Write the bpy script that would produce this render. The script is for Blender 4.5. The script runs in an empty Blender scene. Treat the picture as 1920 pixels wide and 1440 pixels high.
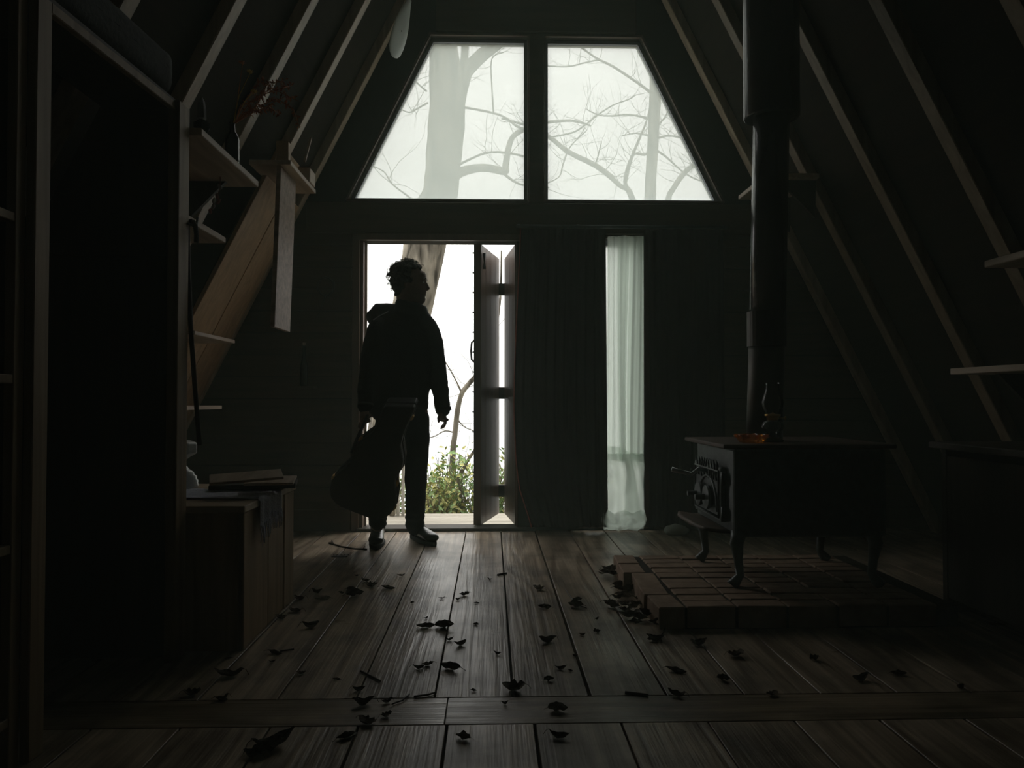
import bpy, bmesh, math, random
from mathutils import Vector, Matrix, Euler, noise
import mathutils.geometry as mgeo

random.seed(7)
scn = bpy.context.scene
C = scn.collection
R = math.radians

# ------------------------------------------------------------------ camera
F_PX = 1400.0
CAM = Vector((0.0, 0.0, 0.905))
cam_d = bpy.data.cameras.new('camera')
cam_d.sensor_width = 36.0
cam_d.lens = 36.0 * F_PX / 1920.0
cam_d.clip_start = 0.05
cam_d.clip_end = 5000
cam = bpy.data.objects.new('camera', cam_d)
C.objects.link(cam)
YAW = math.atan(39 / F_PX)
PITCH = math.atan(28 / F_PX)
cam.location = CAM
cam.rotation_euler = Euler((R(90) + PITCH, 0, -YAW), 'XYZ')
scn.camera = cam
CAM_ROT = cam.rotation_euler.to_matrix()

# ------------------------------------------------------------------ sky, exposure
SKY_STRENGTH = 1.8       # at the horizon; an overcast sky is three times as bright overhead
world = bpy.data.worlds.new('overcast_sky')
scn.world = world
world.use_nodes = True
wbg = world.node_tree.nodes['Background']
wbg.inputs['Color'].default_value = (0.965, 1.0, 0.93, 1)
wn, wl = world.node_tree.nodes.new, world.node_tree.links.new
w_tc = wn('ShaderNodeTexCoord')
w_xyz = wn('ShaderNodeSeparateXYZ')
w_up = wn('ShaderNodeMath')
w_up.operation = 'MAXIMUM'
w_up.inputs[1].default_value = 0.0
w_ma = wn('ShaderNodeMath')
w_ma.operation = 'MULTIPLY_ADD'
w_ma.inputs[1].default_value = 2.0 * SKY_STRENGTH
w_ma.inputs[2].default_value = SKY_STRENGTH
wl(w_tc.outputs['Generated'], w_xyz.inputs[0])
wl(w_xyz.outputs['Z'], w_up.inputs[0])
wl(w_up.outputs[0], w_ma.inputs[0])
wl(w_ma.outputs[0], wbg.inputs['Strength'])
scn.view_settings.view_transform = 'Standard'
scn.view_settings.look = 'None'
scn.view_settings.exposure = 0.0
scn.view_settings.gamma = 1.0
scn.view_settings.use_curve_mapping = False
cy = scn.cycles
cy.max_bounces = 7
cy.diffuse_bounces = 4
cy.glossy_bounces = 4
cy.transmission_bounces = 8
cy.transparent_max_bounces = 14
cy.use_adaptive_sampling = True
cy.adaptive_threshold = 0.05
cy.volume_bounces = 1
cy.sample_clamp_indirect = 4.0
cy.caustics_reflective = False
cy.caustics_refractive = False
cy.use_denoising = True
VEIL_DENSITY = 0.045  # density of the added volume that lifts the blacks


def portal(loc, sx, sy):
    d = bpy.data.lights.new('sky_portal', 'AREA')
    d.shape = 'RECTANGLE'
    d.size, d.size_y = sx, sy
    d.cycles.is_portal = True
    o = bpy.data.objects.new('sky_portal', d)
    o.location = loc
    o.rotation_euler = (R(-90), 0, 0)      # -Z of the lamp looks into the room (-Y)
    C.objects.link(o)


portal((-0.36, 5.31, 1.0), 1.1, 2.0)
portal((0.314, 5.31, 2.87), 2.62, 1.2)
portal((0.314, 5.31, 4.2), 1.2, 1.2)
portal((0.85, 5.31, 1.0), 0.5, 1.96)


# ------------------------------------------------------------------ helpers
def P(px, py, Y=None, X=None, Z=None):
    """Where the sight line through a picture point meets a plane of the room."""
    d = CAM_ROT @ Vector(((px - 960) / F_PX, -(py - 720) / F_PX, -1.0))
    if Y is not None:
        t = (Y - CAM.y) / d.y
    elif X is not None:
        t = (X - CAM.x) / d.x
    else:
        t = (Z - CAM.z) / d.z
    return CAM + d * t


def V(*a):
    return Vector(a)


def setp(o, label=None, cat=None, group=None, kind=None):
    if label:
        o['label'] = label
    if cat:
        o['category'] = cat
    if group:
        o['group'] = group
    if kind:
        o['kind'] = kind
    return o


def empty(name, loc=(0, 0, 0)):
    o = bpy.data.objects.new(name, None)
    o.location = loc
    o.empty_display_size = 0.05
    C.objects.link(o)
    return o


def world_loc(o):
    p = Vector((0, 0, 0))
    while o is not None:
        p += o.location + (o.matrix_parent_inverse.translation if o.parent else Vector((0, 0, 0)))
        o = o.parent
    return p


def adopt(o, parent):
    """Parent o (whose mesh is in room coordinates) without moving it."""
    o.parent = parent
    o.matrix_parent_inverse = Matrix.Translation(-world_loc(parent))
    return o


def obj(name, bm, mat, parent=None, smooth=False, bevel=0.0, seg=1, recalc=True):
    if recalc:
        bmesh.ops.recalc_face_normals(bm, faces=bm.faces)
    me = bpy.data.meshes.new(name)
    bm.to_mesh(me)
    bm.free()
    if smooth:
        for p in me.polygons:
            p.use_smooth = True
    o = bpy.data.objects.new(name, me)
    C.objects.link(o)
    if mat:
        me.materials.append(mat)
    if bevel:
        m = o.modifiers.new('edge', 'BEVEL')
        m.width = bevel
        m.segments = seg
        m.limit_method = 'ANGLE'
    if parent:
        adopt(o, parent)
    return o


def box(bm, x0, x1, y0, y1, z0, z1):
    v = [bm.verts.new(p) for p in ((x0, y0, z0), (x1, y0, z0), (x1, y1, z0), (x0, y1, z0),
                                   (x0, y0, z1), (x1, y0, z1), (x1, y1, z1), (x0, y1, z1))]
    for f in ((0, 3, 2, 1), (4, 5, 6, 7), (0, 1, 5, 4), (1, 2, 6, 5), (2, 3, 7, 6), (3, 0, 4, 7)):
        bm.faces.new([v[i] for i in f])
    return bm


def obox(bm, c, a, b, d):
    """Box round c with half-extent vectors a, b, d."""
    c, a, b, d = Vector(c), Vector(a), Vector(b), Vector(d)
    v = [bm.verts.new(c + a * s + b * t + d * u) for u in (-1, 1) for t in (-1, 1) for s in (-1, 1)]
    for f in ((0, 2, 3, 1), (4, 5, 7, 6), (0, 1, 5, 4), (1, 3, 7, 5), (3, 2, 6, 7), (2, 0, 4, 6)):
        bm.faces.new([v[i] for i in f])
    return bm


def beam(bm, p0, p1, w, h, side=None):
    """Squared bar from p0 to p1; w across `side`, h the other way."""
    p0, p1 = Vector(p0), Vector(p1)
    ax = (p1 - p0)
    s = Vector(side) if side else (Vector((0, 1, 0)) if abs(ax.normalized().y) < 0.9 else Vector((1, 0, 0)))
    s = (s - ax * (s.dot(ax) / ax.dot(ax))).normalized()
    t = ax.cross(s).normalized()
    return obox(bm, (p0 + p1) / 2, ax / 2, s * w / 2, t * h / 2)


def tube(bm, pts, rad, n=8, cap=True, flat=None, lateral=None):
    """Tapered tube through pts; rad: one radius or one each, or (a, b) pairs with `lateral` giving the a-axis."""
    pts = [Vector(p) for p in pts]
    k = len(pts)
    if not isinstance(rad, (list, tuple)):
        rad = [rad] * k
    rings = []
    prev = None
    for i, p in enumerate(pts):
        t = (pts[min(i + 1, k - 1)] - pts[max(i - 1, 0)]).normalized()
        if lateral is not None:
            u = Vector(lateral)
        elif prev is None:
            u = Vector((0, 0, 1)) if abs(t.z) < 0.9 else Vector((1, 0, 0))
        else:
            u = prev
        u = (u - t * u.dot(t))
        if u.length < 1e-5:
            u = t.orthogonal()
        u.normalize()
        prev = u
        w = t.cross(u)
        r = rad[i]
        ra, rb = r if isinstance(r, (list, tuple)) else (r, r)
        rings.append([bm.verts.new(p + u * (ra * math.cos(2 * math.pi * j / n)) + w * (rb * math.sin(2 * math.pi * j / n))) for j in range(n)])
    for a, b in zip(rings, rings[1:]):
        for j in range(n):
            bm.faces.new((a[j], a[(j + 1) % n], b[(j + 1) % n], b[j]))
    if cap:
        bm.faces.new(list(reversed(rings[0])))
        bm.faces.new(rings[-1])
    return bm


def lathe(bm, prof, c, n=24, axis='Z', scale=None):
    """Turn a (radius, height) profile about an axis through c."""
    c = Vector(c)
    rings = []
    for r, h in prof:
        ring = []
        m = 1 if r < 1e-6 else n
        for j in range(m):
            a = 2 * math.pi * j / n
            k = scale(a, h) if scale else 1.0
            x, y = r * k * math.cos(a), r * k * math.sin(a)
            q = {'Z': (x, y, h), 'X': (h, x, y), 'Y': (x, h, y)}[axis]
            ring.append(bm.verts.new(c + Vector(q)))
        rings.append(ring)
    for a, b in zip(rings, rings[1:]):
        if len(a) == 1 and len(b) == 1:
            continue
        for j in range(n):
            va = [a[0]] if len(a) == 1 else [a[j], a[(j + 1) % n]]
            vb = [b[0]] if len(b) == 1 else [b[(j + 1) % n], b[j]]
            bm.faces.new(va + vb)
    return bm


def ball(bm, c, r, n=12, rot=None):
    """Ellipsoid; r a number or three radii."""
    r = (r, r, r) if not isinstance(r, (list, tuple)) else r
    m = Matrix.Translation(Vector(c))
    if rot is not None:
        m = m @ rot.to_4x4()
    m = m @ Matrix.Diagonal((r[0], r[1], r[2], 1))
    bmesh.ops.create_uvsphere(bm, u_segments=n, v_segments=max(6, n * 2 // 3), radius=1.0, matrix=m)
    return bm


def sheet(bm, fn, nu, nv):
    """Grid surface from fn(u, v)."""
    g = [[bm.verts.new(fn(i / nu, j / nv)) for i in range(nu + 1)] for j in range(nv + 1)]
    for j in range(nv):
        for i in range(nu):
            bm.faces.new((g[j][i], g[j][i + 1], g[j + 1][i + 1], g[j + 1][i]))
    return bm


def poly_slab(bm, outer, holes, y0, y1):
    """Flat slab in the XZ plane between y0 and y1, with holes."""
    pts, edges = [], []
    for loop in [outer] + holes:
        s = len(pts)
        pts += [Vector(p) for p in loop]
        edges += [(s + i, s + (i + 1) % len(loop)) for i in range(len(loop))]
    vs, es, fs, *_ = mgeo.delaunay_2d_cdt(pts, edges, [], 2, 1e-6)

    def inside(p, loop):
        c = False
        for i in range(len(loop)):
            (xa, ya), (xb, yb) = loop[i], loop[i - 1]
            if (ya > p[1]) != (yb > p[1]) and p[0] < (xb - xa) * (p[1] - ya) / (yb - ya) + xa:
                c = not c
        return c
    keep = []
    for f in fs:
        m = sum((vs[i] for i in f), Vector((0, 0))) / len(f)
        if inside(m, outer) and not any(inside(m, h) for h in holes):
            keep.append(f)
    va = [bm.verts.new((p.x, y0, p.y)) for p in vs]
    vb = [bm.verts.new((p.x, y1, p.y)) for p in vs]
    count = {}
    for f in keep:
        bm.faces.new([va[i] for i in f])
        bm.faces.new([vb[i] for i in reversed(f)])
        for i in range(len(f)):
            e = (f[i], f[(i + 1) % len(f)])
            count[tuple(sorted(e))] = count.get(tuple(sorted(e)), 0) + 1
    for (i, j), n in count.items():
        if n == 1:
            bm.faces.new((va[i], va[j], vb[j], vb[i]))
    for v in [v for v in bm.verts if not v.link_faces]:
        bm.verts.remove(v)
    return bm


def remesh(name, bm, mat, voxel, parent=None, smooth=4, wrinkle=None):
    """Weld overlapping closed shapes into one continuous skin."""
    me = bpy.data.meshes.new('work')
    bm.to_mesh(me)
    bm.free()
    t = bpy.data.objects.new('work', me)
    C.objects.link(t)
    m = t.modifiers.new('r', 'REMESH')
    m.mode = 'VOXEL'
    m.voxel_size = voxel
    s = t.modifiers.new('s', 'SMOOTH')
    s.factor = 0.5
    s.iterations = smooth
    dg = bpy.context.evaluated_depsgraph_get()
    out = bpy.data.meshes.new_from_object(t.evaluated_get(dg))
    bpy.data.objects.remove(t)
    bpy.data.meshes.remove(me)
    out.name = name
    if wrinkle:
        n = [v.normal.copy() for v in out.vertices]
        for v, nn in zip(out.vertices, n):
            v.co += nn * wrinkle(v.co)
    for p in out.polygons:
        p.use_smooth = True
    o = bpy.data.objects.new(name, out)
    C.objects.link(o)
    out.materials.clear()
    out.materials.append(mat)
    if parent:
        adopt(o, parent)
    return o


# ------------------------------------------------------------------ materials
def nodes(name):
    m = bpy.data.materials.new(name)
    m.use_nodes = True
    nt = m.node_tree
    b = nt.nodes['Principled BSDF']
    return m, nt, b


def mix_noise(name, c1, c2, scale=8.0, rough=0.6, stretch=(1, 1, 1), bump=0.1, metal=0.0, detail=6.0, spec=0.5, coat=0.0, dist=0.3):
    m, nt, b = nodes(name)
    N, L = nt.nodes.new, nt.links.new
    tc = N('ShaderNodeTexCoord')
    mp = N('ShaderNodeMapping')
    mp.inputs['Scale'].default_value = stretch
    oi = N('ShaderNodeObjectInfo')
    sh = N('ShaderNodeVectorMath')
    sh.operation = 'SCALE'
    sh.inputs[0].default_value = (7.0, 3.0, 11.0)
    L(oi.outputs['Random'], sh.inputs['Scale'])
    L(tc.outputs['Object'], mp.inputs['Vector'])
    L(sh.outputs['Vector'], mp.inputs['Location'])
    nz = N('ShaderNodeTexNoise')
    nz.inputs['Scale'].default_value = scale
    nz.inputs['Detail'].default_value = detail
    nz.inputs['Distortion'].default_value = dist
    L(mp.outputs['Vector'], nz.inputs['Vector'])
    cr = N('ShaderNodeValToRGB')
    cr.color_ramp.elements[0].position = 0.32
    cr.color_ramp.elements[1].position = 0.68
    cr.color_ramp.elements[0].color = (*c1, 1)
    cr.color_ramp.elements[1].color = (*c2, 1)
    L(nz.outputs['Fac'], cr.inputs['Fac'])
    L(cr.outputs['Color'], b.inputs['Base Color'])
    b.inputs['Roughness'].default_value = rough
    b.inputs['Metallic'].default_value = metal
    b.inputs['Specular IOR Level'].default_value = spec
    b.inputs['Coat Weight'].default_value = coat
    if bump:
        bp = N('ShaderNodeBump')
        bp.inputs['Strength'].default_value = bump
        bp.inputs['Distance'].default_value = 0.01
        L(nz.outputs['Fac'], bp.inputs['Height'])
        L(bp.outputs['Normal'], b.inputs['Normal'])
    return m


def wood(name, c1, c2, axis='Y', rough=0.5, scale=6.0, bump=0.15, spec=0.4):
    st = {'X': (0.07, 1, 1), 'Y': (1, 0.07, 1), 'Z': (1, 1, 0.07)}[axis]
    return mix_noise(name, c1, c2, scale * 4, rough, st, bump, spec=spec, detail=8, dist=0.6)


def floor_wood(name, c1, c2, axis):
    """Worn boards: long cathedral grain, streaks and scuffs, a little old polish."""
    m, nt, b = nodes(name)
    N, L = nt.nodes.new, nt.links.new
    tc = N('ShaderNodeTexCoord')
    oi = N('ShaderNodeObjectInfo')
    sh = N('ShaderNodeVectorMath')
    sh.operation = 'SCALE'
    sh.inputs[0].default_value = (5.0, 9.0, 3.0)
    L(oi.outputs['Random'], sh.inputs['Scale'])
    ad = N('ShaderNodeVectorMath')
    ad.operation = 'ADD'
    L(tc.outputs['Object'], ad.inputs[0])
    L(sh.outputs['Vector'], ad.inputs[1])

    def mapped(sc):
        mp = N('ShaderNodeMapping')
        mp.inputs['Scale'].default_value = sc
        L(ad.outputs['Vector'], mp.inputs['Vector'])
        return mp.outputs['Vector']
    lng = (1, 0.10, 1) if axis == 'Y' else (0.10, 1, 1)
    # rings
    n1 = N('ShaderNodeTexNoise')
    n1.inputs['Scale'].default_value = 4.0
    n1.inputs['Detail'].default_value = 2.0
    L(mapped(lng), n1.inputs['Vector'])
    mul = N('ShaderNodeMath')
    mul.operation = 'MULTIPLY'
    mul.inputs[1].default_value = 60.0
    L(n1.outputs['Fac'], mul.inputs[0])
    sn = N('ShaderNodeMath')
    sn.operation = 'SINE'
    L(mul.outputs[0], sn.inputs[0])
    # fine fibre
    n2 = N('ShaderNodeTexNoise')
    n2.inputs['Scale'].default_value = 90.0
    n2.inputs['Detail'].default_value = 6.0
    L(mapped((1, 0.03, 1) if axis == 'Y' else (0.03, 1, 1)), n2.inputs['Vector'])
    # blotches of wear
    n3 = N('ShaderNodeTexNoise')
    n3.inputs['Scale'].default_value = 3.2
    n3.inputs['Detail'].default_value = 7.0
    n3.inputs['Roughness'].default_value = 0.62
    L(ad.outputs['Vector'], n3.inputs['Vector'])
    ma = N('ShaderNodeMath')
    ma.operation = 'MULTIPLY_ADD'
    ma.inputs[1].default_value = 0.2
    L(sn.outputs[0], ma.inputs[0])
    L(n2.outputs['Fac'], ma.inputs[2])
    cr = N('ShaderNodeValToRGB')
    cr.color_ramp.elements[0].position = 0.25
    cr.color_ramp.elements[1].position = 0.75
    cr.color_ramp.elements[0].color = (*c1, 1)
    cr.color_ramp.elements[1].color = (*c2, 1)
    L(ma.outputs[0], cr.inputs['Fac'])
    st = N('ShaderNodeValToRGB')
    st.color_ramp.elements[0].position = 0.36
    st.color_ramp.elements[0].color = (0.36, 0.34, 0.33, 1)
    st.color_ramp.elements[1].position = 0.56
    st.color_ramp.elements[1].color = (1, 1, 1, 1)
    L(n3.outputs['Fac'], st.inputs['Fac'])
    mx = N('ShaderNodeMix')
    mx.data_type = 'RGBA'
    mx.blend_type = 'MULTIPLY'
    mx.inputs['Factor'].default_value = 0.85
    L(cr.outputs['Color'], mx.inputs['A'])
    L(st.outputs['Color'], mx.inputs['B'])
    tone = N('ShaderNodeHueSaturation')
    rng = N('ShaderNodeMapRange')
    rng.inputs['To Min'].default_value = 0.8
    rng.inputs['To Max'].default_value = 1.15
    L(oi.outputs['Random'], rng.inputs['Value'])
    L(rng.outputs['Result'], tone.inputs['Value'])
    L(mx.outputs['Result'], tone.inputs['Color'])
    L(tone.outputs['Color'], b.inputs['Base Color'])
    rr = N('ShaderNodeMapRange')
    rr.inputs['From Min'].default_value = 0.3
    rr.inputs['From Max'].default_value = 0.7
    rr.inputs['To Min'].default_value = 0.44
    rr.inputs['To Max'].default_value = 0.27
    L(n3.outputs['Fac'], rr.inputs['Value'])
    L(rr.outputs['Result'], b.inputs['Roughness'])
    b.inputs['Specular IOR Level'].default_value = 0.3
    bp = N('ShaderNodeBump')
    bp.inputs['Strength'].default_value = 0.5
    bp.inputs['Distance'].default_value = 0.004
    L(ma.outputs[0], bp.inputs['Height'])
    L(bp.outputs['Normal'], b.inputs['Normal'])
    return m


def thin(name, trans_col, see_through, gloss=0.0, noise_scale=0.0, diff=0.0):
    """Thin veil (dusty glass, sheer cloth): part clear, part scattering light through."""
    m = bpy.data.materials.new(name)
    m.use_nodes = True
    nt = m.node_tree
    nt.nodes.clear()
    N, L = nt.nodes.new, nt.links.new
    out = N('ShaderNodeOutputMaterial')
    tr = N('ShaderNodeBsdfTransparent')
    tl = N('ShaderNodeBsdfTranslucent')
    tl.inputs['Color'].default_value = (*trans_col, 1)
    mx = N('ShaderNodeMixShader')
    mx.inputs['Fac'].default_value = 1 - see_through
    body = tl
    if diff:
        df = N('ShaderNodeBsdfDiffuse')
        df.inputs['Color'].default_value = (*trans_col, 1)
        md = N('ShaderNodeMixShader')
        md.inputs['Fac'].default_value = diff
        L(tl.outputs[0], md.inputs[1])
        L(df.outputs[0], md.inputs[2])
        body = md
    L(tr.outputs[0], mx.inputs[1])
    L(body.outputs[0], mx.inputs[2])
    if noise_scale:
        tc = N('ShaderNodeTexCoord')
        nz = N('ShaderNodeTexNoise')
        nz.inputs['Scale'].default_value = noise_scale
        nz.inputs['Detail'].default_value = 5
        mr = N('ShaderNodeMapRange')
        mr.inputs['To Min'].default_value = 1 - see_through - 0.03
        mr.inputs['To Max'].default_value = 1 - see_through + 0.03
        L(tc.outputs['Object'], nz.inputs['Vector'])
        L(nz.outputs['Fac'], mr.inputs['Value'])
        L(mr.outputs['Result'], mx.inputs['Fac'])
    last = mx
    if gloss:
        gl = N('ShaderNodeBsdfGlossy')
        gl.inputs['Roughness'].default_value = 0.03
        mg = N('ShaderNodeMixShader')
        mg.inputs['Fac'].default_value = gloss
        L(mx.outputs[0], mg.inputs[1])
        L(gl.outputs[0], mg.inputs[2])
        last = mg
    L(last.outputs[0], out.inputs['Surface'])
    return m


def clear_glass(name, tint=(1, 1, 1), tint_amount=0.0, rough=0.02):
    """Thin blown glass: clear body with a mirror-like sheen at the rims."""
    m = bpy.data.materials.new(name)
    m.use_nodes = True
    nt = m.node_tree
    nt.nodes.clear()
    N, L = nt.nodes.new, nt.links.new
    out = N('ShaderNodeOutputMaterial')
    tr = N('ShaderNodeBsdfTransparent')
    tr.inputs['Color'].default_value = (*tint, 1)
    gl = N('ShaderNodeBsdfGlossy')
    gl.inputs['Roughness'].default_value = rough
    fr = N('ShaderNodeLayerWeight')
    fr.inputs['Blend'].default_value = 0.25
    mx = N('ShaderNodeMixShader')
    L(fr.outputs['Fresnel'], mx.inputs['Fac'])
    L(tr.outputs[0], mx.inputs[1])
    L(gl.outputs[0], mx.inputs[2])
    last = mx
    if tint_amount:
        tl = N('ShaderNodeBsdfTranslucent')
        tl.inputs['Color'].default_value = (*tint, 1)
        m2 = N('ShaderNodeMixShader')
        m2.inputs['Fac'].default_value = tint_amount
        L(mx.outputs[0], m2.inputs[1])
        L(tl.outputs[0], m2.inputs[2])
        last = m2
    L(last.outputs[0], out.inputs['Surface'])
    return m


M = {}
M['floor_y'] = floor_wood('floor_boards', (0.24, 0.18, 0.125), (0.50, 0.405, 0.295), 'Y')
M['floor_x'] = floor_wood('cross_board', (0.20, 0.15, 0.095), (0.40, 0.31, 0.21), 'X')
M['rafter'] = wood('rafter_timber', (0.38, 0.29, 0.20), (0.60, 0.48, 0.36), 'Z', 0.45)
M['rafter_darker'] = wood('darker_rafter_timber', (0.17, 0.12, 0.075), (0.28, 0.21, 0.14), 'Z', 0.6)  # darker version of the rafter timber, for most of the right slope
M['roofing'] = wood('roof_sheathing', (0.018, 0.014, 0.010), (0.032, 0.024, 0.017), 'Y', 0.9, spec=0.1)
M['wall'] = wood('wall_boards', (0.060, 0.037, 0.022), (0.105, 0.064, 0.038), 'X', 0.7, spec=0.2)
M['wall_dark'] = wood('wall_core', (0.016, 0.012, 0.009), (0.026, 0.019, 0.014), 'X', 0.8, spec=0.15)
M['trim'] = wood('window_trim', (0.075, 0.045, 0.032), (0.13, 0.078, 0.055), 'X', 0.5)
M['frame_grey'] = wood('grey_painted_frame', (0.30, 0.31, 0.35), (0.42, 0.43, 0.47), 'X', 0.5)
M['door'] = wood('door_wood', (0.11, 0.06, 0.04), (0.19, 0.115, 0.075), 'Z', 0.45)
M['board_z'] = wood('raw_boards', (0.33, 0.21, 0.11), (0.50, 0.335, 0.19), 'Z', 0.6)
M['board_y'] = wood('shelf_boards', (0.44, 0.335, 0.25), (0.66, 0.53, 0.42), 'Y', 0.6)
M['rough_board'] = wood('rough_sawn_board', (0.26, 0.175, 0.12), (0.50, 0.37, 0.285), 'X', 0.6, scale=9)
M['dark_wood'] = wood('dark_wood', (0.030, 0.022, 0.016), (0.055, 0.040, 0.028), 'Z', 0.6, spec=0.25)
M['post'] = wood('post_wood', (0.22, 0.155, 0.095), (0.37, 0.27, 0.17), 'Z', 0.6)
M['chest'] = wood('chest_wood', (0.29, 0.195, 0.11), (0.45, 0.315, 0.19), 'Z', 0.55)
M['chest_top'] = wood('chest_lid_wood', (0.42, 0.315, 0.215), (0.60, 0.47, 0.335), 'X', 0.5)
M['deck'] = wood('deck_boards', (0.28, 0.25, 0.20), (0.46, 0.42, 0.35), 'X', 0.75)
M['rail'] = wood('railing_wood', (0.20, 0.17, 0.12), (0.34, 0.30, 0.23), 'Z', 0.75)
M['rail_white'] = wood('white_pickets', (0.62, 0.60, 0.54), (0.78, 0.76, 0.70), 'Z', 0.7)
M['bark'] = mix_noise('bark', (0.030, 0.026, 0.020), (0.28, 0.25, 0.20), 13, 0.9, (1, 1, 0.28), 1.0, spec=0.1)
M['twig'] = mix_noise('twig_bark', (0.10, 0.085, 0.065), (0.21, 0.18, 0.14), 12, 0.9, spec=0.1)
M['ground'] = mix_noise('leaf_litter', (0.06, 0.05, 0.03), (0.19, 0.15, 0.09), 9, 0.95, spec=0.05)
M['bush_a'] = mix_noise('fresh_leaves', (0.15, 0.27, 0.085), (0.30, 0.42, 0.16), 6, 0.7, bump=0)
M['bush_b'] = mix_noise('yellow_leaves', (0.40, 0.40, 0.13), (0.55, 0.50, 0.20), 6, 0.7, bump=0)
M['leaf'] = mix_noise('dry_leaf', (0.032, 0.019, 0.010), (0.125, 0.070, 0.035), 26, 0.7, bump=0.4, spec=0.25)
M['leaf_pale'] = mix_noise('pale_dry_leaf', (0.12, 0.085, 0.06), (0.36, 0.30, 0.25), 26, 0.6, bump=0.4, spec=0.4)
M['iron'] = mix_noise('cast_iron', (0.035, 0.041, 0.042), (0.070, 0.080, 0.080), 30, 0.42, bump=0.15, metal=0.4, spec=0.5)
M['iron_rust'] = mix_noise('rusty_iron', (0.035, 0.020, 0.013), (0.095, 0.048, 0.03), 20, 0.65, bump=0.2, metal=0.2)
M['pipe'] = mix_noise('black_stovepipe', (0.022, 0.022, 0.025), (0.036, 0.036, 0.040), 14, 0.24, (1, 1, 0.3), 0.03, spec=0.8)
M['pipe_low'] = mix_noise('brown_stovepipe', (0.030, 0.024, 0.018), (0.052, 0.042, 0.032), 14, 0.45, (1, 1, 0.3), 0.05, metal=0.5)
M['brick'] = mix_noise('hearth_brick', (0.20, 0.13, 0.09), (0.34, 0.235, 0.165), 16, 0.8, bump=0.35, spec=0.2)
M['mortar'] = mix_noise('mortar', (0.022, 0.018, 0.015), (0.045, 0.038, 0.031), 30, 0.95, bump=0.2, spec=0.1)
M['curtain'] = mix_noise('dark_curtain', (0.020, 0.0085, 0.0075), (0.034, 0.014, 0.012), 60, 0.95, bump=0.1, spec=0.05)
M['curtain_red'] = mix_noise('red_edging', (0.42, 0.11, 0.09), (0.55, 0.16, 0.13), 30, 0.9, bump=0, spec=0.05)
M['sheer'] = thin('sheer_cloth', (0.84, 0.90, 0.85), 0.22, diff=0.15)
M['glass'] = thin('dusty_glass', (0.425, 0.468, 0.44), 0.175, gloss=0.03, noise_scale=5)
M['glass_clear'] = clear_glass('window_glass')
M['jacket'] = mix_noise('dark_jacket', (0.012, 0.013, 0.016), (0.022, 0.023, 0.028), 90, 0.75, bump=0.2, spec=0.3)
M['jeans'] = mix_noise('dark_jeans', (0.012, 0.015, 0.022), (0.022, 0.027, 0.040), 120, 0.85, bump=0.2, spec=0.15)
M['skin'] = mix_noise('skin', (0.22, 0.135, 0.10), (0.29, 0.185, 0.135), 20, 0.55, bump=0.03)
M['hair'] = mix_noise('dark_hair', (0.016, 0.012, 0.009), (0.045, 0.033, 0.024), 40, 0.6, bump=0.4)
M['boot'] = mix_noise('black_leather', (0.010, 0.010, 0.011), (0.02, 0.02, 0.021), 50, 0.32, bump=0.1)
M['sole'] = mix_noise('rubber_sole', (0.010, 0.010, 0.010), (0.016, 0.016, 0.016), 30, 0.8, bump=0)
M['case'] = mix_noise('black_case_vinyl', (0.009, 0.009, 0.010), (0.016, 0.016, 0.017), 200, 0.42, bump=0.25)
M['brass'] = mix_noise('brass', (0.42, 0.25, 0.07), (0.58, 0.36, 0.11), 20, 0.35, bump=0, metal=1.0)
M['steel'] = mix_noise('steel', (0.30, 0.31, 0.33), (0.45, 0.46, 0.48), 20, 0.28, bump=0, metal=1.0)
M['white_paint'] = mix_noise('white_enamel', (0.76, 0.80, 0.76), (0.86, 0.90, 0.86), 6, 0.4, bump=0)
M['ceramic'] = mix_noise('white_glaze', (0.78, 0.80, 0.82), (0.88, 0.90, 0.90), 8, 0.18, bump=0)
M['cloth'] = mix_noise('blue_grey_cloth', (0.55, 0.57, 0.70), (0.76, 0.78, 0.88), 140, 0.9, bump=0.5, spec=0.1)
M['mattress'] = mix_noise('grey_ticking', (0.055, 0.060, 0.062), (0.10, 0.105, 0.105), 60, 0.9, bump=0.3, spec=0.2)
M['dry_red'] = mix_noise('dry_red_leaves', (0.38, 0.10, 0.03), (0.66, 0.24, 0.07), 18, 0.8, bump=0)
M['dry_yellow'] = mix_noise('dry_yellow_flowers', (0.60, 0.40, 0.05), (0.82, 0.60, 0.10), 18, 0.8, bump=0)
M['glass_item'] = clear_glass('blown_glass')
M['amber'] = clear_glass('amber_glass', (1.0, 0.55, 0.10), 0.08)
M['oil'] = clear_glass('lamp_oil', (0.85, 0.55, 0.2), 0.15)
M['paper'] = mix_noise('crumpled_rag', (0.40, 0.42, 0.40), (0.6, 0.62, 0.58), 12, 0.9, bump=0.3)
M['red_cord'] = mix_noise('red_cord', (0.17, 0.03, 0.02), (0.28, 0.06, 0.04), 30, 0.8, bump=0)
M['bottle'] = mix_noise('dark_bottle', (0.012, 0.02, 0.014), (0.02, 0.03, 0.022), 8, 0.15, bump=0)


def water_mat():
    m, nt, b = nodes('lake_water')
    b.inputs['Base Color'].default_value = (0.30, 0.33, 0.33, 1)
    b.inputs['Roughness'].default_value = 0.12
    nz = nt.nodes.new('ShaderNodeTexNoise')
    nz.inputs['Scale'].default_value = 0.6
    bp = nt.nodes.new('ShaderNodeBump')
    bp.inputs['Strength'].default_value = 0.1
    nt.links.new(nz.outputs['Fac'], bp.inputs['Height'])
    nt.links.new(bp.outputs['Normal'], b.inputs['Normal'])
    return m


M['water'] = water_mat()

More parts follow.
